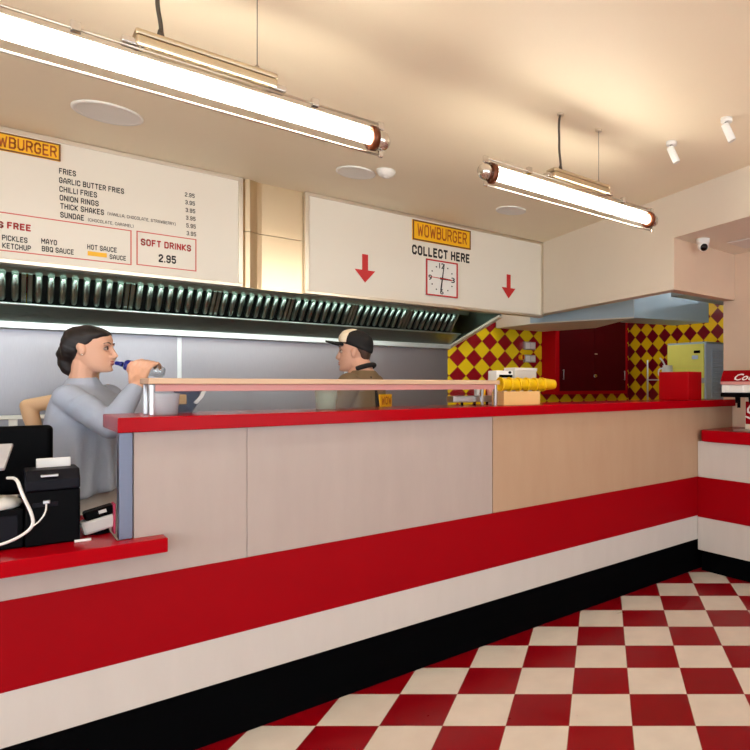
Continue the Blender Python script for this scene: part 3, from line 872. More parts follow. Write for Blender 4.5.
MB().tube([jp + Vector((0, .03, .14)), jp + Vector((-.02, .05, .2)), jp + Vector((-.03, .08, .23))], .009).build('spout', M_white, jg)

# ======================================================= THINGS ON THE COUNTER
ZT = 1.285
rb = MB().box((3.73, 2.80, ZT), (3.905, 3.09, 1.503), 0.004)
rb = rb.build('red_box', M_redgloss)
tag(rb, 'plain red box standing on the far end of the counter top', 'box')

# sneeze guard
sg = thing('sneeze_guard', (1.18, 2.84, ZT), 'low glass sneeze guard with a tan shelf along the counter top', 'sneeze guard')
MB().box((.396, 2.77, 1.403), (1.97, 2.96, 1.426), .003).build('top_shelf', M_rail, sg)
MB().box((.42, 2.79, 1.376), (1.95, 2.80, 1.403), .002).build('reflection_strip', M_pink, sg)  # added strip, its pink stands for the red counter top reflected
MB().box((.418, 2.80, ZT + .004), (1.951, 2.806, 1.376)).build('glass_pane', M_glass, sg)
for x_ in (.402, 1.952):
    MB().box((x_, 2.79, ZT), (x_ + .015, 2.805, 1.403), .003).build('post', M_steel, sg)
for x_ in (.402, 1.952):
    MB().box((x_, 2.92, ZT), (x_ + .015, 2.935, 1.403), .003).build('post', M_steel, sg)

def tub(name, c, r, h, m, label, cat, inner=None, grp=None):
    t = thing(name, c, label, cat, grp)
    MB().lathe([(.001, 0), (r * .86, 0), (r, h * .94), (r * 1.06, h), (r * .98, h), (r * .9, h * .5), (.001, h * .12)], c, seg=24).build('body', m, t)
    if inner:
        MB().lathe([(.001, h * .2), (r * .84, h * .2), (r * .9, h * .8), (.001, h * .86)], c, seg=20).build('contents', inner, t)
    return t
tub('tub', Vector((.47, 2.90, ZT)), .045, .082, M_frost, 'frosted tub behind the left end of the sneeze guard', 'tub', M_paper)
q_ = on_y(326, 403, 3.0); tub('tub', Vector((q_.x, 3.0, ZT)), .05, .10, mat('pale_green_tub', (206, 214, 180), .5, var=.12, scale=30), 'pale green tub behind the guard before the man', 'tub', M_green)
# navy pouch with white edge
nv = thing('folded_pouch', (.53, 3.03, ZT), 'navy folded pouch with a white edge behind the sneeze guard', 'pouch')
MB().slab([(.515, 3.02, ZT), (.585, 3.04, ZT), (.612, 3.03, 1.335), (.628, 3.035, 1.392), (.515, 3.035, 1.392), (.535, 3.03, 1.345)], (0, .03, 0), 0, .003).build('body', M_navy, nv)
MB().slab([(.628, 3.024, 1.396), (.640, 3.024, 1.390), (.620, 3.024, 1.345), (.598, 3.024, 1.318), (.588, 3.024, 1.326), (.606, 3.024, 1.348)], (0, .04, 0), 0, .002).build('edge_strip', M_paper, nv)
MB().box((.525, 3.010, 1.32), (.56, 3.026, 1.36), .004).build('tan_patch', M_kraft, nv)

# condiment stand
cs = thing('condiment_stand', (1.62, 3.0, ZT), 'small steel condiment stand behind the right end of the guard', 'stand')
xa, xb = ratio(453) * 2.97, ratio(496) * 2.97
MB().box((xa, 2.965, 1.302), (xb, 3.04, 1.338), .003).build('tray', M_steel, cs)
for x_ in (xa + .06, (xa + xb) / 2, xb - .06):
    MB().cyl((x_, 2.975, ZT), (x_, 2.975, 1.304), .008, seg=10).build('foot', M_black, cs)
for px, m, lb in ((478.5, M_white, 'white sauce pot standing on the steel condiment stand'), (484, M_yellowsign, 'yellow sauce pot standing on the steel condiment stand'), (491, M_pink, 'pink sauce pot standing on the steel condiment stand')):
    x_ = ratio(px) * 2.985
    t = thing('sauce_pot', (x_, 2.998, 1.338), lb, 'pot', 'sauce pots on the condiment stand')
    MB().lathe([(.001, 0), (.016, 0), (.019, .045), (.001, .045)], (x_, 2.998, 1.338), seg=16).build('body', m, t)
    MB().lathe([(.001, .045), (.020, .045), (.020, .054), (.001, .056)], (x_, 2.998, 1.338), seg=16).build('lid', M_white if m is not M_white else M_steel, t)

# devices behind the guard's right end
wd = thing('ticket_printer', (2.12, 3.05, ZT), 'white ticket printer left of the grey box behind the cups', 'printer')
xa, xb = ratio(494.5) * 3.02, ratio(511.5) * 3.02
MB().box((xa, 3.0, ZT), (xb, 3.09, 1.487), .006).build('body', M_white, wd)
MB().box((xa + .02, 2.996, 1.445), (xb - .01, 3.001, 1.462)).build('paper_slot', M_black, wd)
MB().cyl((xb - .03, 3.0, 1.476), (xb - .03, 2.992, 1.476), .008).build('button', M_darkplastic, wd)
xa, xb = ratio(514.5) * 2.99, ratio(537.5) * 2.99
gb = thing('grey_box', ((xa + xb) / 2, 3.03, ZT), 'plain pale grey box behind the yellow cups', 'box')
MB().box((xa, 2.985, ZT), (xb - .012, 3.09, 1.50), .004).build('body', mat('pale_grey_case', (196, 190, 180), .5), gb)
MB().box((xa - .003, 2.98, 1.488), (xb - .009, 3.095, 1.506), .003).build('lid', mat('pale_grey_lid', (212, 206, 198), .5), gb)

# kraft box carrying a lying stack of cups
xa, xb = ratio(504) * 2.80, ratio(540) * 2.80
kb = thing('card_box', ((xa + xb) / 2, 2.86, ZT), 'open kraft card box under the stack of yellow cups', 'box')
hk = .078
for a_, b_ in (((xa, 2.80, ZT), (xb, 2.806, ZT + hk)), ((xa, 2.914, ZT), (xb, 2.92, ZT + hk)), ((xa, 2.806, ZT), (xa + .006, 2.914, ZT + hk)), ((xb - .006, 2.806, ZT), (xb, 2.914, ZT + hk))):
    MB().box(a_, b_, .001).build('side_flap', M_kraft, kb)
MB().box((xa + .006, 2.806, ZT), (xb - .006, 2.914, ZT + .005)).build('base_flap', M_kraft, kb)
xc0, xc1 = ratio(499.5) * 2.86, ratio(554) * 2.86
ncup = 6
step = (xc1 - xc0 - .10) / (ncup - 1)
prof = [(.001, 0), (.029, 0), (.030, .004), (.0385, .088), (.0415, .090), (.0415, .096), (.0385, .097), (.0365, .09), (.028, .008), (.001, .008)]
names = ['yellow cup at the left mouth end of the lying stack', 'second yellow cup from the left in the lying stack', 'third yellow cup from the left in the lying stack',
         'fourth yellow cup from the left in the lying stack', 'fifth yellow cup from the left in the lying stack', 'yellow cup with its base showing at the right end of the stack']
for k in range(ncup):
    c = Vector((xc0 + .097 + k * step, 2.86, ZT + hk + .0405))
    t = thing('paper_cup', c, names[k], 'cup', 'yellow cups lying in a stack on the card box')
    MB().lathe(prof, c, (-1, 0, 0), 28).build('body', M_cup, t)

# ======================================================== TILL AREA, LEFT
ZL = 0.853
cd = thing('cash_drawer', (-.12, 2.95, ZL), 'low black cash drawer under the white tablet stand', 'cash drawer')
MB().box((-.36, 2.815, ZL), (.0645, 3.13, .985), .006).build('case', M_blackplastic, cd)
MB().box((-.35, 2.810, ZL + .03), (.05, 2.816, .965), .003).build('drawer_front', M_darkplastic, cd)
rp = thing('receipt_printer', (.135, 2.88, ZL), 'black receipt printer beside the cash drawer', 'printer')
MB().box((.066, 2.80, ZL), (.207, 2.99, 1.04), .006).build('body', M_blackplastic, rp)
MB().slab([(.066, 2.795, 1.04), (.066, 2.795, 1.075), (.066, 2.83, 1.108), (.066, 2.99, 1.105), (.066, 2.99, 1.04)], (.141, 0, 0), 0, .005).build('lid', M_darkplastic, rp)
MB().box((.105, 2.793, 1.086), (.15, 2.812, 1.094), .002).build('latch', M_steel, rp)
MB().box((.085, 2.797, .985), (.15, 2.802, 1.0), .002).build('port_panel', M_darkplastic, rp)
MB().box((.098, 2.93, 1.085), (.19, 2.945, 1.138), .002).build('ticket', M_paper, rp)
MB().slab([(.206, 2.90, .99), (.206, 2.96, .99), (.2075, 2.965, 1.09), (.2075, 2.90, 1.10)], (.002, 0, 0)).build('paper_strip', M_paper, rp)

mo = thing('till_monitor', (-.1, 3.14, ZL), 'black till monitor seen from behind, nearest the woman', 'monitor')
MB().box((-.42, 3.175, .985), (.155, 3.215, 1.245), .018, None, 0, 4).build('back_shell', M_blackplastic, mo)
MB().box((-.40, 3.212, 1.0), (.14, 3.219, 1.23)).build('screen', M_screen, mo)
MB().box((-.2, 3.175, ZL + .015), (-.06, 3.205, 1.02), .004).build('neck', M_blackplastic, mo)
MB().box((-.28, 3.165, ZL), (.02, 3.34, ZL + .018), .006).build('base', M_blackplastic, mo)

ts = thing('tablet_stand', (-.02, 2.87, .985), 'white tablet stand with a silver tilted tablet on the cash drawer', 'tablet')
b0 = Vector((-.028, 2.895, .985))
MB().lathe([(.001, 0), (.085, 0), (.091, .01), (.088, .022), (.07, .034), (.001, .04)], b0, seg=40).build('base', M_white, ts)
MB().box((-.07, 2.86, 1.02), (.0, 2.89, 1.115), .008).build('neck', M_cream, ts)
MB().slab([(-.24, 2.80, 1.128), (.018, 2.80, 1.128), (.040, 2.885, 1.202), (-.24, 2.885, 1.202)], (0, .012, -.012), 0, .004).build('tablet', mat('silver_tablet', (190, 188, 192), .35, metal=.3), ts)

cbm = thing('charging_cable', (0, 2.8, ZL), 'thick white charging cable looping in front of the black cash drawer', 'cable')
pp = [on_y(7.5, 478, 2.86), on_y(17, 478, 2.83), on_y(22, 494, 2.80), on_y(33, 516, 2.79), on_y(33, 527, 2.787), on_y(20, 537, 2.79), on_y(0, 545.5, 2.80), Vector((-.12, 2.80, ZL + .005)), Vector((-.4, 2.795, ZL + .005))]
MB().tube(pp, .0048, 10).build('lead', M_white, cbm)
pp = [on_y(46.5, 502, 2.798), on_y(46, 512, 2.785), on_y(40, 521, 2.785), on_y(33, 526, 2.785)]
cb2 = thing('printer_cable', pp[-1], 'thin white cable plugged into the back of the receipt printer', 'cable')
MB().tube(pp, .0024, 8).build('lead', M_white, cb2)
MB().box(pp[0] + Vector((-.009, -.006, -.006)), pp[0] + Vector((.009, .004, .006)), .002).build('plug', M_steel, cb2)

# card reader
cr = thing('card_reader', (.27, 2.91, ZL), 'white card reader with a black top beside the steel post', 'card reader')
rot = Matrix.Rotation(math.radians(-14), 3, 'Y')
MB().box((.215, 2.86, ZL + .012), (.315, 2.93, ZL + .062), .01, rot).build('body', M_white, cr)
MB().box((.222, 2.862, ZL + .062), (.312, 2.932, ZL + .094), .008, rot).build('keypad_top', M_blackplastic, cr)
MB().box((.262, 2.859, ZL + .078), (.285, 2.866, ZL + .09), .001, rot).build('label_plate', M_paper, cr)
MB().cyl((.268, 2.895, ZL), (.268, 2.895, ZL + .03), .03, .022).build('foot', M_darkplastic, cr)
pk = MB().box((.303, 2.84, ZL), (.309, 2.90, .963), .001).build('card_holder', M_cardpink)
tag(pk, 'thin pink card holder upright against the steel post', 'card holder')
pn = MB().box((.19, 2.775, ZL), (.235, 2.787, ZL + .008), .002).build('sticker_pad', M_paper)
tag(pn, 'small white pad lying on the red till counter', 'pad')

# white rack behind the till
wr = thing('wire_rack', (0.1, 5.2, 0), 'white metal rack standing against the steel kitchen wall at left', 'rack')
for x_ in (.07, .15, .30, -.3):
    MB().box((x_ - .02, 5.18, 0), (x_ + .02, 5.22, 1.19), .003).build('post', M_white, wr)
MB().box((-.33, 5.17, 1.19), (.35, 5.23, 1.213), .003).build('top_rail', M_white, wr)
MB().box((-.33, 5.17, .8), (.35, 5.45, .82), .003).build('shelf', M_white, wr)

# ==================================================== CEILING LIGHTS ETC
LY, LZ = 2.3, 2.362
def fixture():
    t = thing('tube_light', (0, LY, LZ), '', 'ceiling light')
    L = .607
    MB().cyl((-L + .045, LY, LZ), (L - .045, LY, LZ), .026, seg=28).build('lit_tube', M_tube, t)
    MB().lathe([(.044, -L + .03), (.046, -L + .03), (.046, L - .03), (.044, L - .03)], (0, LY, LZ), (1, 0, 0), 36).build('glass_sleeve', M_glass, t)
    for s in (-1, 1):
        e = MB().lathe([(.001, 0), (.022, .0), (.033, .010), (.037, .024), (.037, .055), (.001, .055)], (s * L, LY, LZ), (-s, 0, 0), 32).build('end_cap', M_chrome, t)
        MB().lathe([(.001, .055), (.047, .050), (.047, .072), (.032, .074), (.001, .074)], (s * L, LY, LZ), (-s, 0, 0), 32).build('end_ring', M_copper, e)
        MB().box((s * (L - .03) - .012, LY - .008, LZ + .04), (s * (L - .03) + .012, LY + .008, LZ + .072), .003).build('rod_bracket', M_chrome, e)
        MB().box((s * (L - .03) - .008, LY - .006, LZ - .066), (s * (L - .03) + .008, LY + .006, LZ - .04), .002).build('rod_bracket', M_chrome, e)
    for z in (.062, -.060):
        MB().cyl((-L + .02, LY, LZ + z), (L - .02, LY, LZ + z), .0045, seg=10).build('guard_rod', M_frame, t)
    for x_ in (-.33, .33):
        MB().box((x_ - .012, LY - .012, LZ + .052), (x_ + .012, LY + .012, LZ + .082), .003).build('clip', M_chrome, t)
    MB().box((-L + .05, LY - .015, LZ + .034), (L - .05, LY + .015, LZ + .039)).build('reflector_strip', M_frame, t)
    bb = MB().box((-.195, LY - .036, LZ + .064), (.195, LY + .036, LZ + .092), .006).build('ballast_box', M_ballast, t)
    MB().box((-.197, LY - .034, LZ + .094), (.197, LY + .034, LZ + .112), .006).build('lid', M_ballast, bb)
    for x_ in (-.2, .2):
        MB().box((x_ - .028, LY - .022, LZ + .062), (x_ + .028, LY + .022, LZ + .084), .005).build('saddle', M_chrome, t)
    return t
def hang(t, xc):
    z1 = ZC - LZ
    # local coordinates of the light: flex on the left, thin steel wire on the right
    b = wmat(t)
    w1 = [b @ Vector(p) for p in ((-.13, 0, z1), (-.142, 0, z1 - .05), (-.135, .004, z1 - .13), (-.14, 0, .22), (-.128, 0, .15), (-.13, 0, .115))]
    MB().tube(w1, .006, 8).build('power_flex', M_wire, t)
    MB().cyl(b @ Vector((-.13, 0, .112)), b @ Vector((-.13, 0, .14)), .012, .007).build('cable_gland', M_wire, t)
    MB().cyl(b @ Vector((.14, 0, .11)), b @ Vector((.14, 0, z1)), .0012, seg=6).build('hanging_wire', M_wire, t)
    MB().cyl(b @ Vector((.14, 0, .111)), b @ Vector((.14, 0, .13)), .007).build('wire_grip', M_frame, t)
    for x_ in (-.13, .14):
        MB().cyl(b @ Vector((x_, 0, z1 - .012)), b @ Vector((x_, 0, z1)), .018, bev=.003).build('ceiling_rose', M_frame, t)
f1 = fixture()
hang(f1, 0)
f2 = copy_tree(f1)
f3 = copy_tree(f1)
f1.location = (.49, LY, LZ); f2.location = (2.135, LY, LZ); f3.location = (-1.16, LY, LZ)
f1['label'] = 'long lit tube light hanging nearest, cut by the left edge'
f2['label'] = 'lit tube light hanging before the bulkhead, wholly in view'
f3['label'] = 'lit tube light hanging further left outside the view'
for f in (f1, f2, f3): f['group'] = 'tube lights in a row over the counter'

def disc(px, py, r, label):
    s = (ZC - H) * FS / (CY - py)
    p_ = on_s(px, py, s)
    t = thing('ceiling_speaker', (p_.x, p_.y, ZC - .008), label, 'speaker', 'round ceiling speakers')
    c = (p_.x, p_.y, ZC - .008)
    MB().lathe([(r * .84, -.001), (r * .86, -.004), (r, 0), (r, .0075), (r * .84, .0075)], c, seg=48).build('rim', M_white, t)
    MB().lathe([(.001, -.001), (r * .85, .0), (r * .85, .007), (.001, .007)], c, seg=48).build('grille', M_grille, t)
disc(108, 112.5, .142, 'round white ceiling speaker above the fries menu board')
disc(356, 172, .118, 'round white ceiling speaker beside the smoke detector')
disc(511, 210, .116, 'round white ceiling speaker above the collect here board')
s_ = (ZC - H) * FS / (CY - 170.5); p_ = on_s(386, 170.5, s_)
sd = thing('smoke_detector', (p_.x, p_.y, ZC - .045), 'white domed smoke detector beside the middle ceiling speaker', 'smoke detector')
MB().lathe([(.001, -.0), (.025, .0), (.045, .012), (.055, .028), (.058, .035), (.058, .045), (.001, .045)], (p_.x, p_.y, ZC - .045), seg=32).build('body', M_white, sd)
MB().lathe([(.001, -.004), (.014, -.003), (.016, .003), (.001, .003)], (p_.x, p_.y, ZC - .045), seg=20).build('sensor', M_grille, sd)

for px, py, label, tx in ((671.5, 142, 'white ceiling spotlight nearer the hanging tube light', (.5, -.35)), (726.5, 118.5, 'white ceiling spotlight at the right edge', (.35, -.3))):
    s_ = (ZC - H) * FS / (CY - py); p_ = on_s(px, py, s_)
    c = Vector((p_.x, p_.y, ZC))
    t = thing('spotlight', c - Vector((0, 0, .02)), label, 'spotlight', 'white ceiling spotlights')
    MB().lathe([(.001, 0), (.028, 0), (.030, .004), (.030, .02), (.001, .02)], c - Vector((0, 0, .02)), seg=28).build('base', M_white, t)
    k = c - Vector((0, 0, .05))
    d = Vector((.24, -.24, -.75)).normalized()
    MB().cyl(c - Vector((0, 0, .018)), k, .009, seg=12).ball(k, .014).build('knuckle', M_darkplastic, t)
    hd_ = MB().lathe([(.001, -.022), (.019, -.022), (.021, -.018), (.021, .068), (.019, .072), (.015, .066), (.001, .064)], k, d, 28).build('head', M_white, t)
    MB().lathe([(.001, .064), (.0155, .064), (.0155, .069), (.001, .069)], k, d, 20).build('lens', M_cream, hd_)

zq = 2.4515
s_ = (zq - H) * FS / (CY - 239); p_ = on_s(703, 239, s_)
dm = thing('dome_camera', (p_.x, p_.y, zq - .09), 'small white dome security camera under the bulkhead recess', 'security camera')
c = Vector((p_.x, p_.y, zq + .002))
MB().lathe([(.001, -.04), (.040, -.04), (.048, -.03), (.05, 0), (.001, 0)], c, seg=32).build('base', M_white, dm)
MB().ball(c - Vector((0, 0, .052)), .040).build('housing', M_white, dm)
ld = Vector((-.5, -.72, -.42)).normalized()
MB().ball(c - Vector((0, 0, .055)) + ld * .020, .029).build('lens', M_screen, dm)
rl = MB().box((3.80, 1.9, zq - .008), (4.05, 2.50, zq - .0005), .002).build('ceiling_panel', M_grille)
tag(rl, 'flat pale rectangular panel on the soffit beside the dome camera', 'ceiling panel')

# ================================================================ PEOPLE
def frame(yaw, pitch=0.0):
    return Matrix.Rotation(yaw, 3, 'Z') @ Matrix.Rotation(pitch, 3, 'Y')
HEAD = [(-.120, .070, .030, .016), (-.116, .082, .005, .028), (-.104, .089, -.02, .040), (-.088, .088, -.045, .050), (-.070, .086, -.062, .057), (-.05, .086, -.076, .063),
        (-.025, .083, -.088, .068), (-.004, .079, -.095, .071), (.018, .088, -.100, .073), (.045, .091, -.102, .075), (.07, .083, -.097, .071), (.092, .064, -.080, .058), (.107, .036, -.050, .038), (.113, .008, -.02, .014)]
def ring(c, fr, xf, xb, w, z, n=28, pw=1.0):
    cx_, a = (xf + xb) / 2, (xf - xb) / 2
    out = []
    for k in range(n):
        th = 2 * PI * k / n
        ct, st = math.cos(th), math.sin(th)
        e = 2.0 / (2.0 * pw)
        x_ = cx_ + a * math.copysign(abs(ct) ** e, ct)
        y_ = w * math.copysign(abs(st) ** e, st)
        out.append(c + fr @ Vector((x_, y_, z)))
    return out
def head(mb, c, fr, s=1.0):
    mb.loft([ring(c, fr, a * s, b * s, w * s, z * s) for z, a, b, w in HEAD])
    L = lambda x, y, z: c + fr @ (Vector((x, y, z)) * s)
    # nose: bridge to tip, wings
    mb.chain([(L(.084, 0, .012), .008 * s), (L(.096, 0, -.018), .009 * s), (L(.106, 0, -.036), .0095 * s)])
    mb.chain([(L(.106, 0, -.037), .009 * s), (L(.088, 0, -.047), .010 * s)])
    for sd_ in (-1, 1):
        mb.ball(L(.090, sd_ * .010, -.040), .008 * s)
        mb.ball(L(.077, sd_ * .030, .022), (.014 * s, .022 * s, .007 * s), fr)        # brow
        e = frame(0) @ Matrix.Rotation(sd_ * .35, 3, 'Z')
        mb.ball(L(-.012, sd_ * .074, -.008), (.018 * s, .008 * s, .030 * s), fr @ e)  # ear
        mb.ball(L(-.020, sd_ * .079, .004), (.014 * s, .006 * s, .020 * s), fr @ e)
    mb.ball(L(.088, 0, -.066), (.008 * s, .020 * s, .006 * s), fr)
    mb.ball(L(.087, 0, -.078), (.008 * s, .017 * s, .006 * s), fr)
    mb.ball(L(.080, 0, -.106), (.013 * s, .018 * s, .012 * s), fr)
def face_parts(par, c, fr, s, brow_m, lip_m):
    L = lambda x, y, z: c + fr @ (Vector((x, y, z)) * s)
    for sd_ in (-1, 1):
        MB().ball(L(.0735, sd_ * .031, -.001), (.009 * s, .014 * s, .0085 * s), fr, 14).build('eye', mat('eye_white', (168, 150, 140), .4, var=0, spec=.2), par)
        MB().ball(L(.0795, sd_ * .031, -.001), (.005 * s, .007 * s, .007 * s), fr, 12).build('iris', M_eye, par)
        MB().chain([(L(.0785, sd_ * .020, .0075), .0018 * s), (L(.0805, sd_ * .031, .0092), .0022 * s), (L(.074, sd_ * .046, .005), .0016 * s)], 8).build('eyelash_line', brow_m, par)
        MB().chain([(L(.0880, sd_ * .016, .0235), .0028 * s), (L(.0870, sd_ * .034, .0290), .0030 * s), (L(.0725, sd_ * .052, .024), .0018 * s)], 8).build('eyebrow', brow_m, par)
    MB().ball(L(.0905, 0, -.0665), (.0075 * s, .0195 * s, .0045 * s), fr, 16).ball(L(.0895, 0, -.0775), (.0075 * s, .0175 * s, .0052 * s), fr, 16).build('lips', lip_m, par)

def torso_rings(org, fr, rows, n=28):
    out = []
    for z, a, b, cx_ in rows:
        out.append(ring(Vector((org.x, org.y, 0)), fr, cx_ + a, cx_ - a, b, z, n))
    return out
def leg(mb, hip, knee, ankle, toe, k=1.0):
    mb.chain([(hip, .085 * k), (knee, .057 * k), (knee + (ankle - knee) * .35, .055 * k), (ankle, .038 * k)])
    mb.chain([(ankle - Vector((0, 0, .035)), .036 * k), (toe, .028 * k)])

def hand_relaxed(mb, wrist, fdir, palm, tdir):
    """palm, five unequal bent fingers; fdir fingers, palm = palm normal, tdir thumb side"""
    fdir, palm, tdir = fdir.normalized(), palm.normalized(), tdir.normalized()
    for k in range(4):
        o = tdir * (.027 - .018 * k)
        a = wrist + o * .6 + fdir * .02
        b = wrist + o + fdir * .085
        mb.chain([(a, .013), (b, .0115)])
        ln = (.036, .041, .038, .030)[k]
        c1 = b + fdir * ln + palm * .008
        c2 = c1 + fdir * ln * .6 + palm * .018
        c3 = c2 + fdir * ln * .35 + palm * .018
        mb.chain([(b, .0095), (c1, .0088), (c2, .008), (c3, .007)])
    a = wrist + tdir * .026 + fdir * .025 + palm * .006
    b = a + tdir * .022 + fdir * .028 + palm * .012
    c_ = b + tdir * .006 + fdir * .028 + palm * .010
    mb.chain([(a, .0135), (b, .0105), (c_, .0085)])

# ---- woman drinking from a bottle
S0 = 4.02
yaw_h, yaw_t = math.radians(-24), math.radians(-42)
Hc = on_s(90.5, 348.5, S0)
frh, frt = frame(yaw_h), frame(yaw_t)
nb = on_s(83, 381, S0)                                     # base of the neck
gw = Vector((nb.x, nb.y, 0))
wo = thing('person', gw, 'woman in a grey sweater with dark tied hair drinking from a bottle', 'person')
T = lambda x_, y_, z_: gw + frt @ Vector((x_, y_, 0)) + Vector((0, 0, z_))
sh_r, sh_l = T(.035, -.125, 1.352), T(.0, .155, 1.352)
el_r = on_s(111, 427, 3.80)
wr_r = on_s(136.5, 386, 3.93)
el_l, wr_l = T(.05, .21, 1.09), T(.22, .14, .93)
mouth = Hc + frh @ Vector((.092, 0, -.068))
hs_ = .93
b = MB()
head(b, Hc, frh, hs_)
b.chain([(Hc + frh @ Vector((-.022, 0, -.06)), .050), (nb + Vector((0, 0, .02)), .051), (nb - Vector((0, 0, .02)), .055), (nb - Vector((0, 0, .05)), .068)])
body_rows = [(.84, .105, .165, 0), (.95, .10, .16, 0), (1.06, .088, .13, 0), (1.15, .095, .14, .01), (1.23, .105, .15, .015), (1.31, .09, .155, .0), (1.36, .07, .13, -.005), (1.395, .05, .07, 0)]
b.loft(torso_rings(gw, frt, body_rows))
for sh, el, wr in ((sh_r, el_r, wr_r), (sh_l, el_l, wr_l)):
    b.chain([(sh, .052), (el, .038), (el + (wr - el) * .3, .038), (wr, .025)])
for s_ in (-1, 1):
    leg(b, T(0, s_ * .085, .86), T(.02, s_ * .09, .47), T(0, s_ * .09, .075), T(.16, s_ * .10, .028), .95)
hand_relaxed(b, wr_l, frt @ Vector((.8, -.2, -.45)), Vector((0, 0, -1)), frt @ Vector((.3, -.9, 0)))
# bottle geometry
be = on_s(164, 372.5, S0 + .13)
bs = on_s(115.2, 362.8, S0 + .035)
bd = (be - bs).normalized()
bl = (be - bs).length
bn = frh @ Vector((0, -1, 0)); bn = (bn - bd * bn.dot(bd)).normalized()    # towards the camera
bu = bd.cross(bn); bu = bu if bu.z > 0 else -bu
B = lambda t_, n_, u_: bs + bd * t_ + bn * n_ + bu * u_
# right hand round the bottle: palm on the near side, fingers over the top, thumb below the neck
t0 = .084
R_ = .030
for k in range(4):
    t_ = t0 + .0215 * k
    ln = (.0, .004, .003, -.005)[k]
    b.chain([(wr_r + (B(t0 + .03, R_ + .014, -.045) - wr_r) * .35 + bd * (.012 * (k - 1.5)), .015), (B(t_ - .004, R_ + .014, -.006), .0125)])
    b.chain([(B(t_ - .004, R_ + .013, -.004), .0098), (B(t_ + .006, R_ + .003, R_ - .004 + ln), .0090), (B(t_ + .018, .006, R_ + .008), .0082), (B(t_ + .022, -.020, R_ + .003 + ln), .0075), (B(t_ + .022, -.034, .010), .0068)])
b.chain([(B(t0 + .008, R_ + .012, -.035), .0145), (B(t0 - .012, R_ + .006, -.020), .0115), (B(t0 - .014, R_ + .008, .002), .0095), (B(t0 - .010, R_ + .004, .018), .008)])
b.chain([(wr_r, .026), (B(t0 + .03, R_ + .012, -.035), .022), (B(t0 + .026, R_ + .012, -.012), .018)])
wb = skin_build(b, 'body', M_skin, wo, .0042, 3, .45)
face_parts(wo, Hc, frh, hs_, M_hair, M_lips)
# sweater
sw = MB()
sw_rows = [(.895, .138, .185, .026), (.91, .142, .19, .026), (.97, .140, .185, .025), (1.06, .138, .178, .022), (1.15, .134, .178, .022), (1.23, .135, .18, .022), (1.30, .115, .17, .018), (1.345, .092, .155, .012), (1.378, .068, .115, .010), (1.398, .060, .080, .010)]
rings_ = torso_rings(gw, frt, sw_rows, 72)
for i, rg in enumerate(rings_):
    z_ = sw_rows[i][0]
    amp = max(0.0, min(1.0, (1.22 - z_) / .3)) * .02
    for k, pt in enumerate(rg):
        th = 2 * PI * k / 72
        d_ = (pt - Vector((gw.x, gw.y, z_))).normalized()
        rg[k] = pt + d_ * (amp * (math.sin(th * 9 + z_ * 4) + .6 * math.sin(th * 17 + 1.3 - z_ * 7))) + Vector((0, 0, .035 * math.cos(th - .9) * (z_ < .92)))
sw.loft(rings_)
for sh, el, wr in ((sh_r, el_r, wr_r), (sh_l, el_l, wr_l)):
    ax = (wr - el)
    cuff = el + ax * .90
    sw.chain([(sh + Vector((0, 0, -.008)), .060), (sh + (el - sh) * .5, .060), (el, .053), (el + ax * .35, .050), (el + ax * .75, .040), (cuff, .034)], 20)
    for q, rr in ((.34, .0635), (.52, .0625), (.70, .060), (.86, .058)):                    # soft creases round the sleeve
        c_ = sh + (el - sh) * q
        d_ = (el - sh).normalized()
        sw.cyl(c_ - d_ * .010, c_ + d_ * .012, rr, rr * .94, 18)
sw.chain([(nb + Vector((0, 0, -.045)), .078), (nb + frh @ Vector((.006, 0, -.026)), .064)])
so = skin_build(sw, 'sweater', M_sweater, wo, .0065, 4, .5)
so['label'] = 'loose blue grey knitted sweater'
tr = MB()
tr.loft(torso_rings(gw, frt, [(.80, .115, .175, 0), (.90, .118, .178, 0), (.94, .11, .17, 0)]))
for s_ in (-1, 1):
    tr.chain([(T(0, s_ * .085, .84), .095), (T(.02, s_ * .09, .47), .07), (T(0, s_ * .09, .10), .055)])
skin_build(tr, 'trousers', M_trouser, wo, .01, 4)
for s_ in (-1, 1):
    MB().chain([(T(-.03, s_ * .09, .040), .040), (T(.08, s_ * .095, .038), .038), (T(.17, s_ * .10, .032), .032)]).build('shoe', M_white, wo)
# hair: swept back, gathered low at the back
hr = MB()
HAIR = [(-.080, -.055, -.085, .030), (-.062, -.046, -.096, .044), (-.045, -.036, -.101, .060), (-.02, -.022, -.103, .073), (.0, .008, -.105, .0775), (.020, .026, -.106, .0800), (.040, .050, -.106, .0815), (.054, .072, -.106, .082), (.066, .085, -.104, .079), (.080, .080, -.098, .073), (.096, .062, -.084, .061), (.109, .038, -.054, .042), (.117, .010, -.022, .016)]
hr.loft([ring(Hc, frh, a * hs_, b_ * hs_, w_ * hs_, z_ * hs_, 40, 2.4 if z_ < .03 else (1.7 if z_ < .05 else 1.3)) for z_, a, b_, w_ in HAIR])
hp = lambda x_, y_, z_: Hc + frh @ (Vector((x_, y_, z_)) * hs_)
hr.chain([(hp(-.070, 0, .015), .042), (hp(-.086, -.004, -.025), .042), (hp(-.092, -.006, -.070), .036), (hp(-.088, -.004, -.105), .029), (hp(-.082, .0, -.128), .015)], 16)
hr.ball(hp(-.098, -.016, -.03), .032).ball(hp(-.088, .018, -.06), .032)
ho = skin_build(hr, 'hair', M_hair, wo, .005, 5, .5)
hc_l = wmat(wo).inverted() @ Hc
for v, n_ in zip(ho.data.vertices, [x.normal.copy() for x in ho.data.vertices]):   # combed locks
    q_ = frh.inverted() @ (v.co - hc_l)
    v.co += n_ * (.0009 * math.sin(q_.z * 150 + q_.x * 90 + q_.y * 60) + .0004 * math.sin(q_.z * 300 + q_.x * 160))
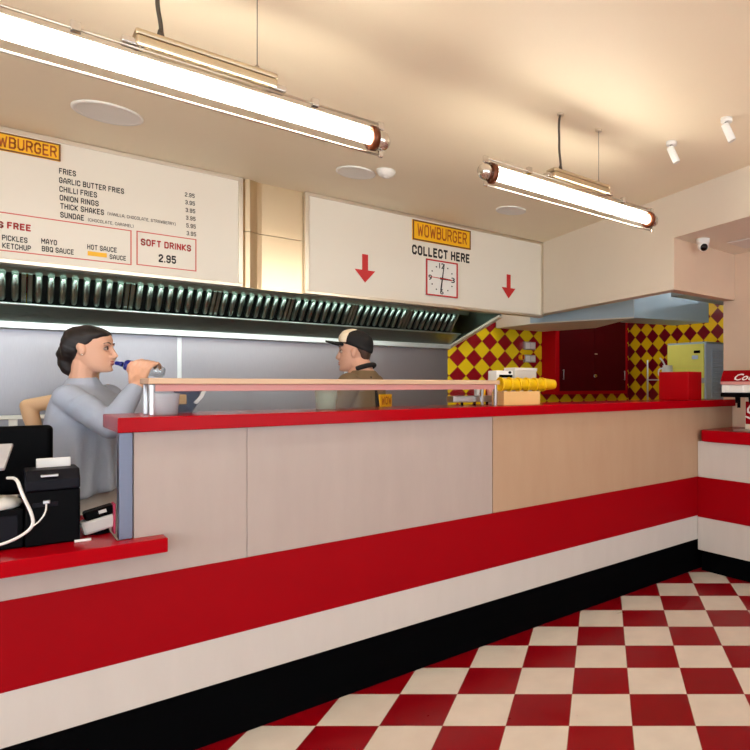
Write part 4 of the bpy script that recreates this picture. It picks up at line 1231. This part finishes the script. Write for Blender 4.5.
MB().ball(Hc + frh @ Vector((-.006, -.078, -.034)) * hs_, .0045).build('earring', M_chrome, wo)

# bottle held in the hand
bt = thing('water_bottle', bs + bd * bl * .5, 'clear water bottle with a blue cap held in the woman hand', 'bottle')
bt.rotation_euler = (0, 0, 0)
MB().lathe([(.001, .052), (.012, .052), (.014, .060), (.024, .082), (.0285, .095), (.0285, .120), (.0265, .126), (.0285, .132), (.0265, .142), (.0285, .150), (.0265, .160), (.0285, .168), (.0285, bl - .02), (.0265, bl - .006), (.020, bl), (.001, bl - .004)], bs, bd, 32).build('body', M_bottle, bt)
MB().lathe([(.001, .0), (.007, .0), (.010, .004), (.010, .018), (.012, .022), (.012, .030), (.001, .030)], bs, bd, 24).build('sports_cap', M_blue, bt)
MB().lathe([(.001, .030), (.009, .030), (.009, .042), (.001, .042)], bs, bd, 20).build('neck', M_bottle, bt)
MB().lathe([(.001, .040), (.022, .040), (.026, .046), (.026, .072), (.022, .076), (.001, .076)], bs, bd, 28).build('blue_collar', M_blue, bt)

# ---- man in a cap
S1 = 5.08
yh, yt = math.radians(149), math.radians(132)
Hm = on_s(353.8, 352.0, S1)
fh, ft_ = frame(yh) @ Matrix.Diagonal((.90, 1, 1)), frame(yt)
nm = on_s(362, 370, S1 - .02)
gm = Vector((nm.x, nm.y, 0))
mn = thing('person', gm, 'man in an olive shirt and black and cream cap facing left', 'person')
Tm = lambda x_, y_, z_: gm + ft_ @ Vector((x_, y_, 0)) + Vector((0, 0, z_))
hm = .97
b = MB()
head(b, Hm, fh, hm)
b.chain([(Hm + fh @ Vector((-.03, 0, -.055)), .057), (nm + Vector((0, 0, .01)), .06), (nm - Vector((0, 0, .05)), .085)])
b.loft(torso_rings(gm, ft_, [(.86, .11, .16, 0), (1.0, .10, .15, 0), (1.12, .105, .165, 0), (1.25, .11, .16, 0), (1.38, .09, .155, -.01), (1.43, .07, .12, -.015), (1.465, .05, .07, -.01)]))
sl_, sr_ = Tm(.0, .160, 1.405), Tm(.0, -.160, 1.405)
el_, er_ = Tm(.10, .225, 1.15), Tm(.10, -.225, 1.15)
wl_, wrr = Tm(.33, .13, 1.06), Tm(.33, -.12, 1.06)
for sh, el, wr in ((sl_, el_, wl_), (sr_, er_, wrr)):
    b.chain([(sh, .058), (el, .044), (el + (wr - el) * .3, .044), (wr, .029)])
hand_relaxed(b, wl_, ft_ @ Vector((.9, -.2, -.1)), Vector((0, 0, -1)), ft_ @ Vector((.2, -.95, 0)))
hand_relaxed(b, wrr, ft_ @ Vector((.9, .2, -.1)), Vector((0, 0, -1)), ft_ @ Vector((.2, .95, 0)))
for s_ in (-1, 1):
    leg(b, Tm(0, s_ * .09, .88), Tm(.02, s_ * .10, .49), Tm(0, s_ * .10, .08), Tm(.18, s_ * .12, .03), 1.0)
skin_build(b, 'body', M_skin2, mn, .0055, 3, .45)
face_parts(mn, Hm, fh, hm, M_hair2, M_lips)
sh_ = MB()
sh_.loft(torso_rings(gm, ft_, [(.90, .135, .19, 0), (1.0, .13, .185, 0), (1.12, .13, .19, 0), (1.25, .130, .175, 0), (1.38, .112, .172, -.01), (1.435, .090, .142, -.015), (1.468, .072, .10, -.012), (1.486, .064, .074, -.01)]))
for sh, el in ((sl_, el_), (sr_, er_)):
    sh_.chain([(sh, .066), (sh + (el - sh) * .35, .066), (sh + (el - sh) * .62, .063)], 18)
skin_build(sh_, 'shirt', M_olive, mn, .007, 4)
for sh, el in ((sl_, el_), (sr_, er_)):
    d_ = (el - sh).normalized()
    MB().cyl(sh + (el - sh) * .60 - d_ * .005, sh + (el - sh) * .60 + d_ * .068, .0705, .068, 24, 0, .003).build('sleeve_cuff', M_capblack, mn)
cl = MB()
prev = None
cpts = [nm + Vector((0, 0, .006)) + ft_ @ Vector((.060 * math.cos(a_) - .008, .064 * math.sin(a_), .022 * -math.cos(a_) + .004)) for a_ in [math.radians(q) for q in range(80, 281, 20)]]
cl.tube(cpts, .014, 10, 0, 2)
cl.build('collar', M_capblack, mn)
ap = MB().tube([Tm(-.122, .07, 1.15), Tm(-.128, .068, 1.25), Tm(-.112, .065, 1.36), Tm(-.075, .065, 1.445)], .012).build('apron_strap', M_capblack, mn)
# back patch with its letters
bkc = Tm(-.138, -.02, 1.270)
pr = ft_ @ Vector((0, -1, 0)); pr = Vector((pr.x, pr.y, 0)).normalized(); pnrm = ft_ @ Vector((-1, 0, 0))
pt = MB().slab([bkc - pr * .085, bkc + pr * .085, bkc + pr * .085 + Vector((0, 0, .075)), bkc - pr * .085 + Vector((0, 0, .075))], -pnrm * .012, 0, .003).build('back_patch', M_yellowsign, mn)
lt = MB(); stroke_text(lt, 'WOW', bkc - pr * .07 + Vector((0, 0, .014)) + pnrm * .0015, pr, UP, .14, .048, 1.3)
lt.build('patch_lettering', M_orangeink, pt)
jt = MB()
jt.loft(torso_rings(gm, ft_, [(.80, .12, .175, 0), (.92, .125, .18, 0), (.96, .115, .17, 0)]))
for s_ in (-1, 1):
    jt.chain([(Tm(0, s_ * .09, .86), .10), (Tm(.02, s_ * .10, .49), .075), (Tm(0, s_ * .10, .10), .06)])
skin_build(jt, 'trousers', M_darkcloth, mn, .01, 4)
for s_ in (-1, 1):
    MB().chain([(Tm(-.04, s_ * .10, .044), .044), (Tm(.10, s_ * .11, .042), .042), (Tm(.19, s_ * .12, .036), .036)]).build('shoe', M_capblack, mn)
# short hair showing under the cap
hh = MB()
hh.loft([ring(Hm, fh, a * hm, b_ * hm, w_ * hm, z_ * hm, 40, 1.4) for z_, a, b_, w_ in ((-.055, -.055, -.094, .045), (-.04, -.05, -.100, .060), (-.01, -.040, -.106, .074), (.015, -.015, -.108, .078), (.04, .01, -.109, .080), (.06, .02, -.105, .076))])
skin_build(hh, 'hair', M_hair2, mn, .005, 3)
# cap
L_ = lambda x_, y_, z_: Hm + fh @ (Vector((x_, y_, z_)) * hm)
frc = fh @ Matrix.Rotation(math.radians(-9), 3, 'Y')
CAP = [(.010, -.05, -.116, .070), (.028, .010, -.118, .086), (.042, .094, -.118, .089), (.060, .099, -.117, .090), (.085, .094, -.112, .086), (.108, .080, -.098, .074), (.126, .055, -.072, .054), (.136, .022, -.036, .028), (.139, .0, -.012, .010)]
cp = MB(); cp.loft([ring(Hm, frc, a * hm, b_ * hm, w_ * hm, z_ * hm, 40, 1.15) for z_, a, b_, w_ in CAP])
capo = skin_build(cp, 'cap', M_capblack, mn, .005, 3)
fp = MB(); fp.loft([ring(Hm, frc, (a + .005) * hm, (.020 if z_ < .12 else -.01) * hm, (w_ * .90 + .006) * hm, (z_ + .003) * hm, 40, 1.25) for z_, a, b_, w_ in CAP[2:8]])
fpo = skin_build(fp, 'cap_front_panel', M_capwhite, capo, .005, 3)
br = MB()
n_ = 16
top = []
for k in range(n_ + 1):
    a_ = -PI / 2 + PI * k / n_
    top.append((.080 * hm + .106 * math.cos(a_) * hm, .072 * math.sin(a_) * hm))
pts_t = []
for x_, y_ in top:
    pts_t.append(Hm + frc @ Vector((x_, y_, .046 - 1.6 * y_ * y_ - .10 * (x_ - .085))))
rows_ = []
for t_ in (0.0, 0.5, 1.0):
    row = []
    for (x_, y_) in top:
        xx = .06 + (x_ - .06) * t_
        row.append(Vector((xx, y_, .046 - 2.8 * y_ * y_ - .06 * (xx - .06))))
    rows_.append(row)
tb = bmesh.new()
grid = [[tb.verts.new(Hm + frc @ p_) for p_ in row] for row in rows_]
for a_, c_ in zip(grid[:-1], grid[1:]):
    for k in range(n_):
        tb.faces.new((a_[k], a_[k + 1], c_[k + 1], c_[k]))
ex = bmesh.ops.extrude_face_region(tb, geom=tb.faces[:])
bmesh.ops.translate(tb, vec=(0, 0, -.009), verts=[v for v in ex['geom'] if isinstance(v, bmesh.types.BMVert)])
bmesh.ops.recalc_face_normals(tb, faces=tb.faces)
for f_ in tb.faces: f_.smooth = True
br._merge(tb)
br.build('cap_brim', M_capblack, capo)

# ---- third worker, almost hidden behind the woman
S2 = 4.95
ya = math.radians(-8)
fa = frame(ya)
Ha = on_s(93, 353, S2)
na = on_s(88, 383, S2)
ga = Vector((na.x, na.y, 0))
an = thing('person', ga, 'person behind the woman, only a bare bent elbow showing', 'person')
Ta = lambda x_, y_, z_: ga + fa @ Vector((x_, y_, 0)) + Vector((0, 0, z_))
b = MB()
head(b, Ha, fa, .92)
b.chain([(Ha + fa @ Vector((-.022, 0, -.06)), .05), (na, .052), (na - Vector((0, 0, .06)), .07)])
b.loft(torso_rings(ga, fa, [(.84, .10, .15, 0), (1.0, .09, .13, 0), (1.15, .095, .14, 0), (1.26, .095, .145, 0), (1.33, .075, .13, 0), (1.37, .05, .07, 0)]))
sa = on_s(82, 398, 4.86); ea = on_s(28, 405.5, 4.70); wa = on_s(40, 446, 4.72)
b.chain([(sa, .050), (sa + (ea - sa) * .55, .043), (ea, .036), (ea + (wa - ea) * .3, .037), (wa, .026)], 16)
hand_relaxed(b, wa, (Ta(.02, -.12, .98) - wa), fa @ Vector((.2, 1, 0)), Vector((0, 0, 1)))
sb, eb, wb_ = Ta(0, .15, 1.32), Ta(.05, .2, 1.05), Ta(.2, .12, .92)
b.chain([(sb, .050), (eb, .038), (wb_, .026)])
hand_relaxed(b, wb_, fa @ Vector((.9, -.1, -.3)), Vector((0, 0, -1)), fa @ Vector((.2, -1, 0)))
for s_ in (-1, 1):
    leg(b, Ta(0, s_ * .08, .86), Ta(.02, s_ * .09, .47), Ta(0, s_ * .09, .075), Ta(.16, s_ * .1, .028), .95)
skin_build(b, 'body', M_skin3, an, .006, 3)
ts_ = MB()
ts_.loft(torso_rings(ga, fa, [(.86, .115, .165, 0), (1.0, .105, .15, 0), (1.15, .11, .155, 0), (1.26, .11, .16, 0), (1.33, .09, .145, 0), (1.375, .065, .085, 0)]))
ts_.chain([(sa, .054), (sa + (ea - sa) * .12, .053)]).chain([(sb, .062), (sb + (eb - sb) * .4, .058)])
skin_build(ts_, 'shirt', M_olive, an, .009, 4)
hq = MB(); hq.loft([ring(Ha, fa, a * .92, b_ * .92, w_ * .92, z_ * .92, 30, 1.5) for z_, a, b_, w_ in HAIR])
skin_build(hq, 'hair', M_hair2, an, .007, 3)
jq = MB(); jq.loft(torso_rings(ga, fa, [(.8, .115, .165, 0), (.9, .115, .165, 0)]))
for s_ in (-1, 1):
    jq.chain([(Ta(0, s_ * .08, .84), .092), (Ta(.02, s_ * .09, .47), .07), (Ta(0, s_ * .09, .10), .055)])
    MB().chain([(Ta(-.03, s_ * .09, .04), .04), (Ta(.17, s_ * .1, .032), .032)]).build('shoe', M_capblack, an)
skin_build(jq, 'trousers', M_darkcloth, an, .012, 4)

# ================================================================ LIGHT
wld = bpy.data.worlds.new('daylight'); scn.world = wld
wld.use_nodes = True
bg = wld.node_tree.nodes['Background']
bg.inputs[0].default_value = (0.86, 0.93, 1.0, 1)
bg.inputs[1].default_value = 5.2
scn.view_settings.view_transform = 'Standard'
scn.view_settings.look = 'None'
scn.view_settings.gamma = 1.0
scn.view_settings.exposure = 0.0
scn.view_settings.use_curve_mapping = False
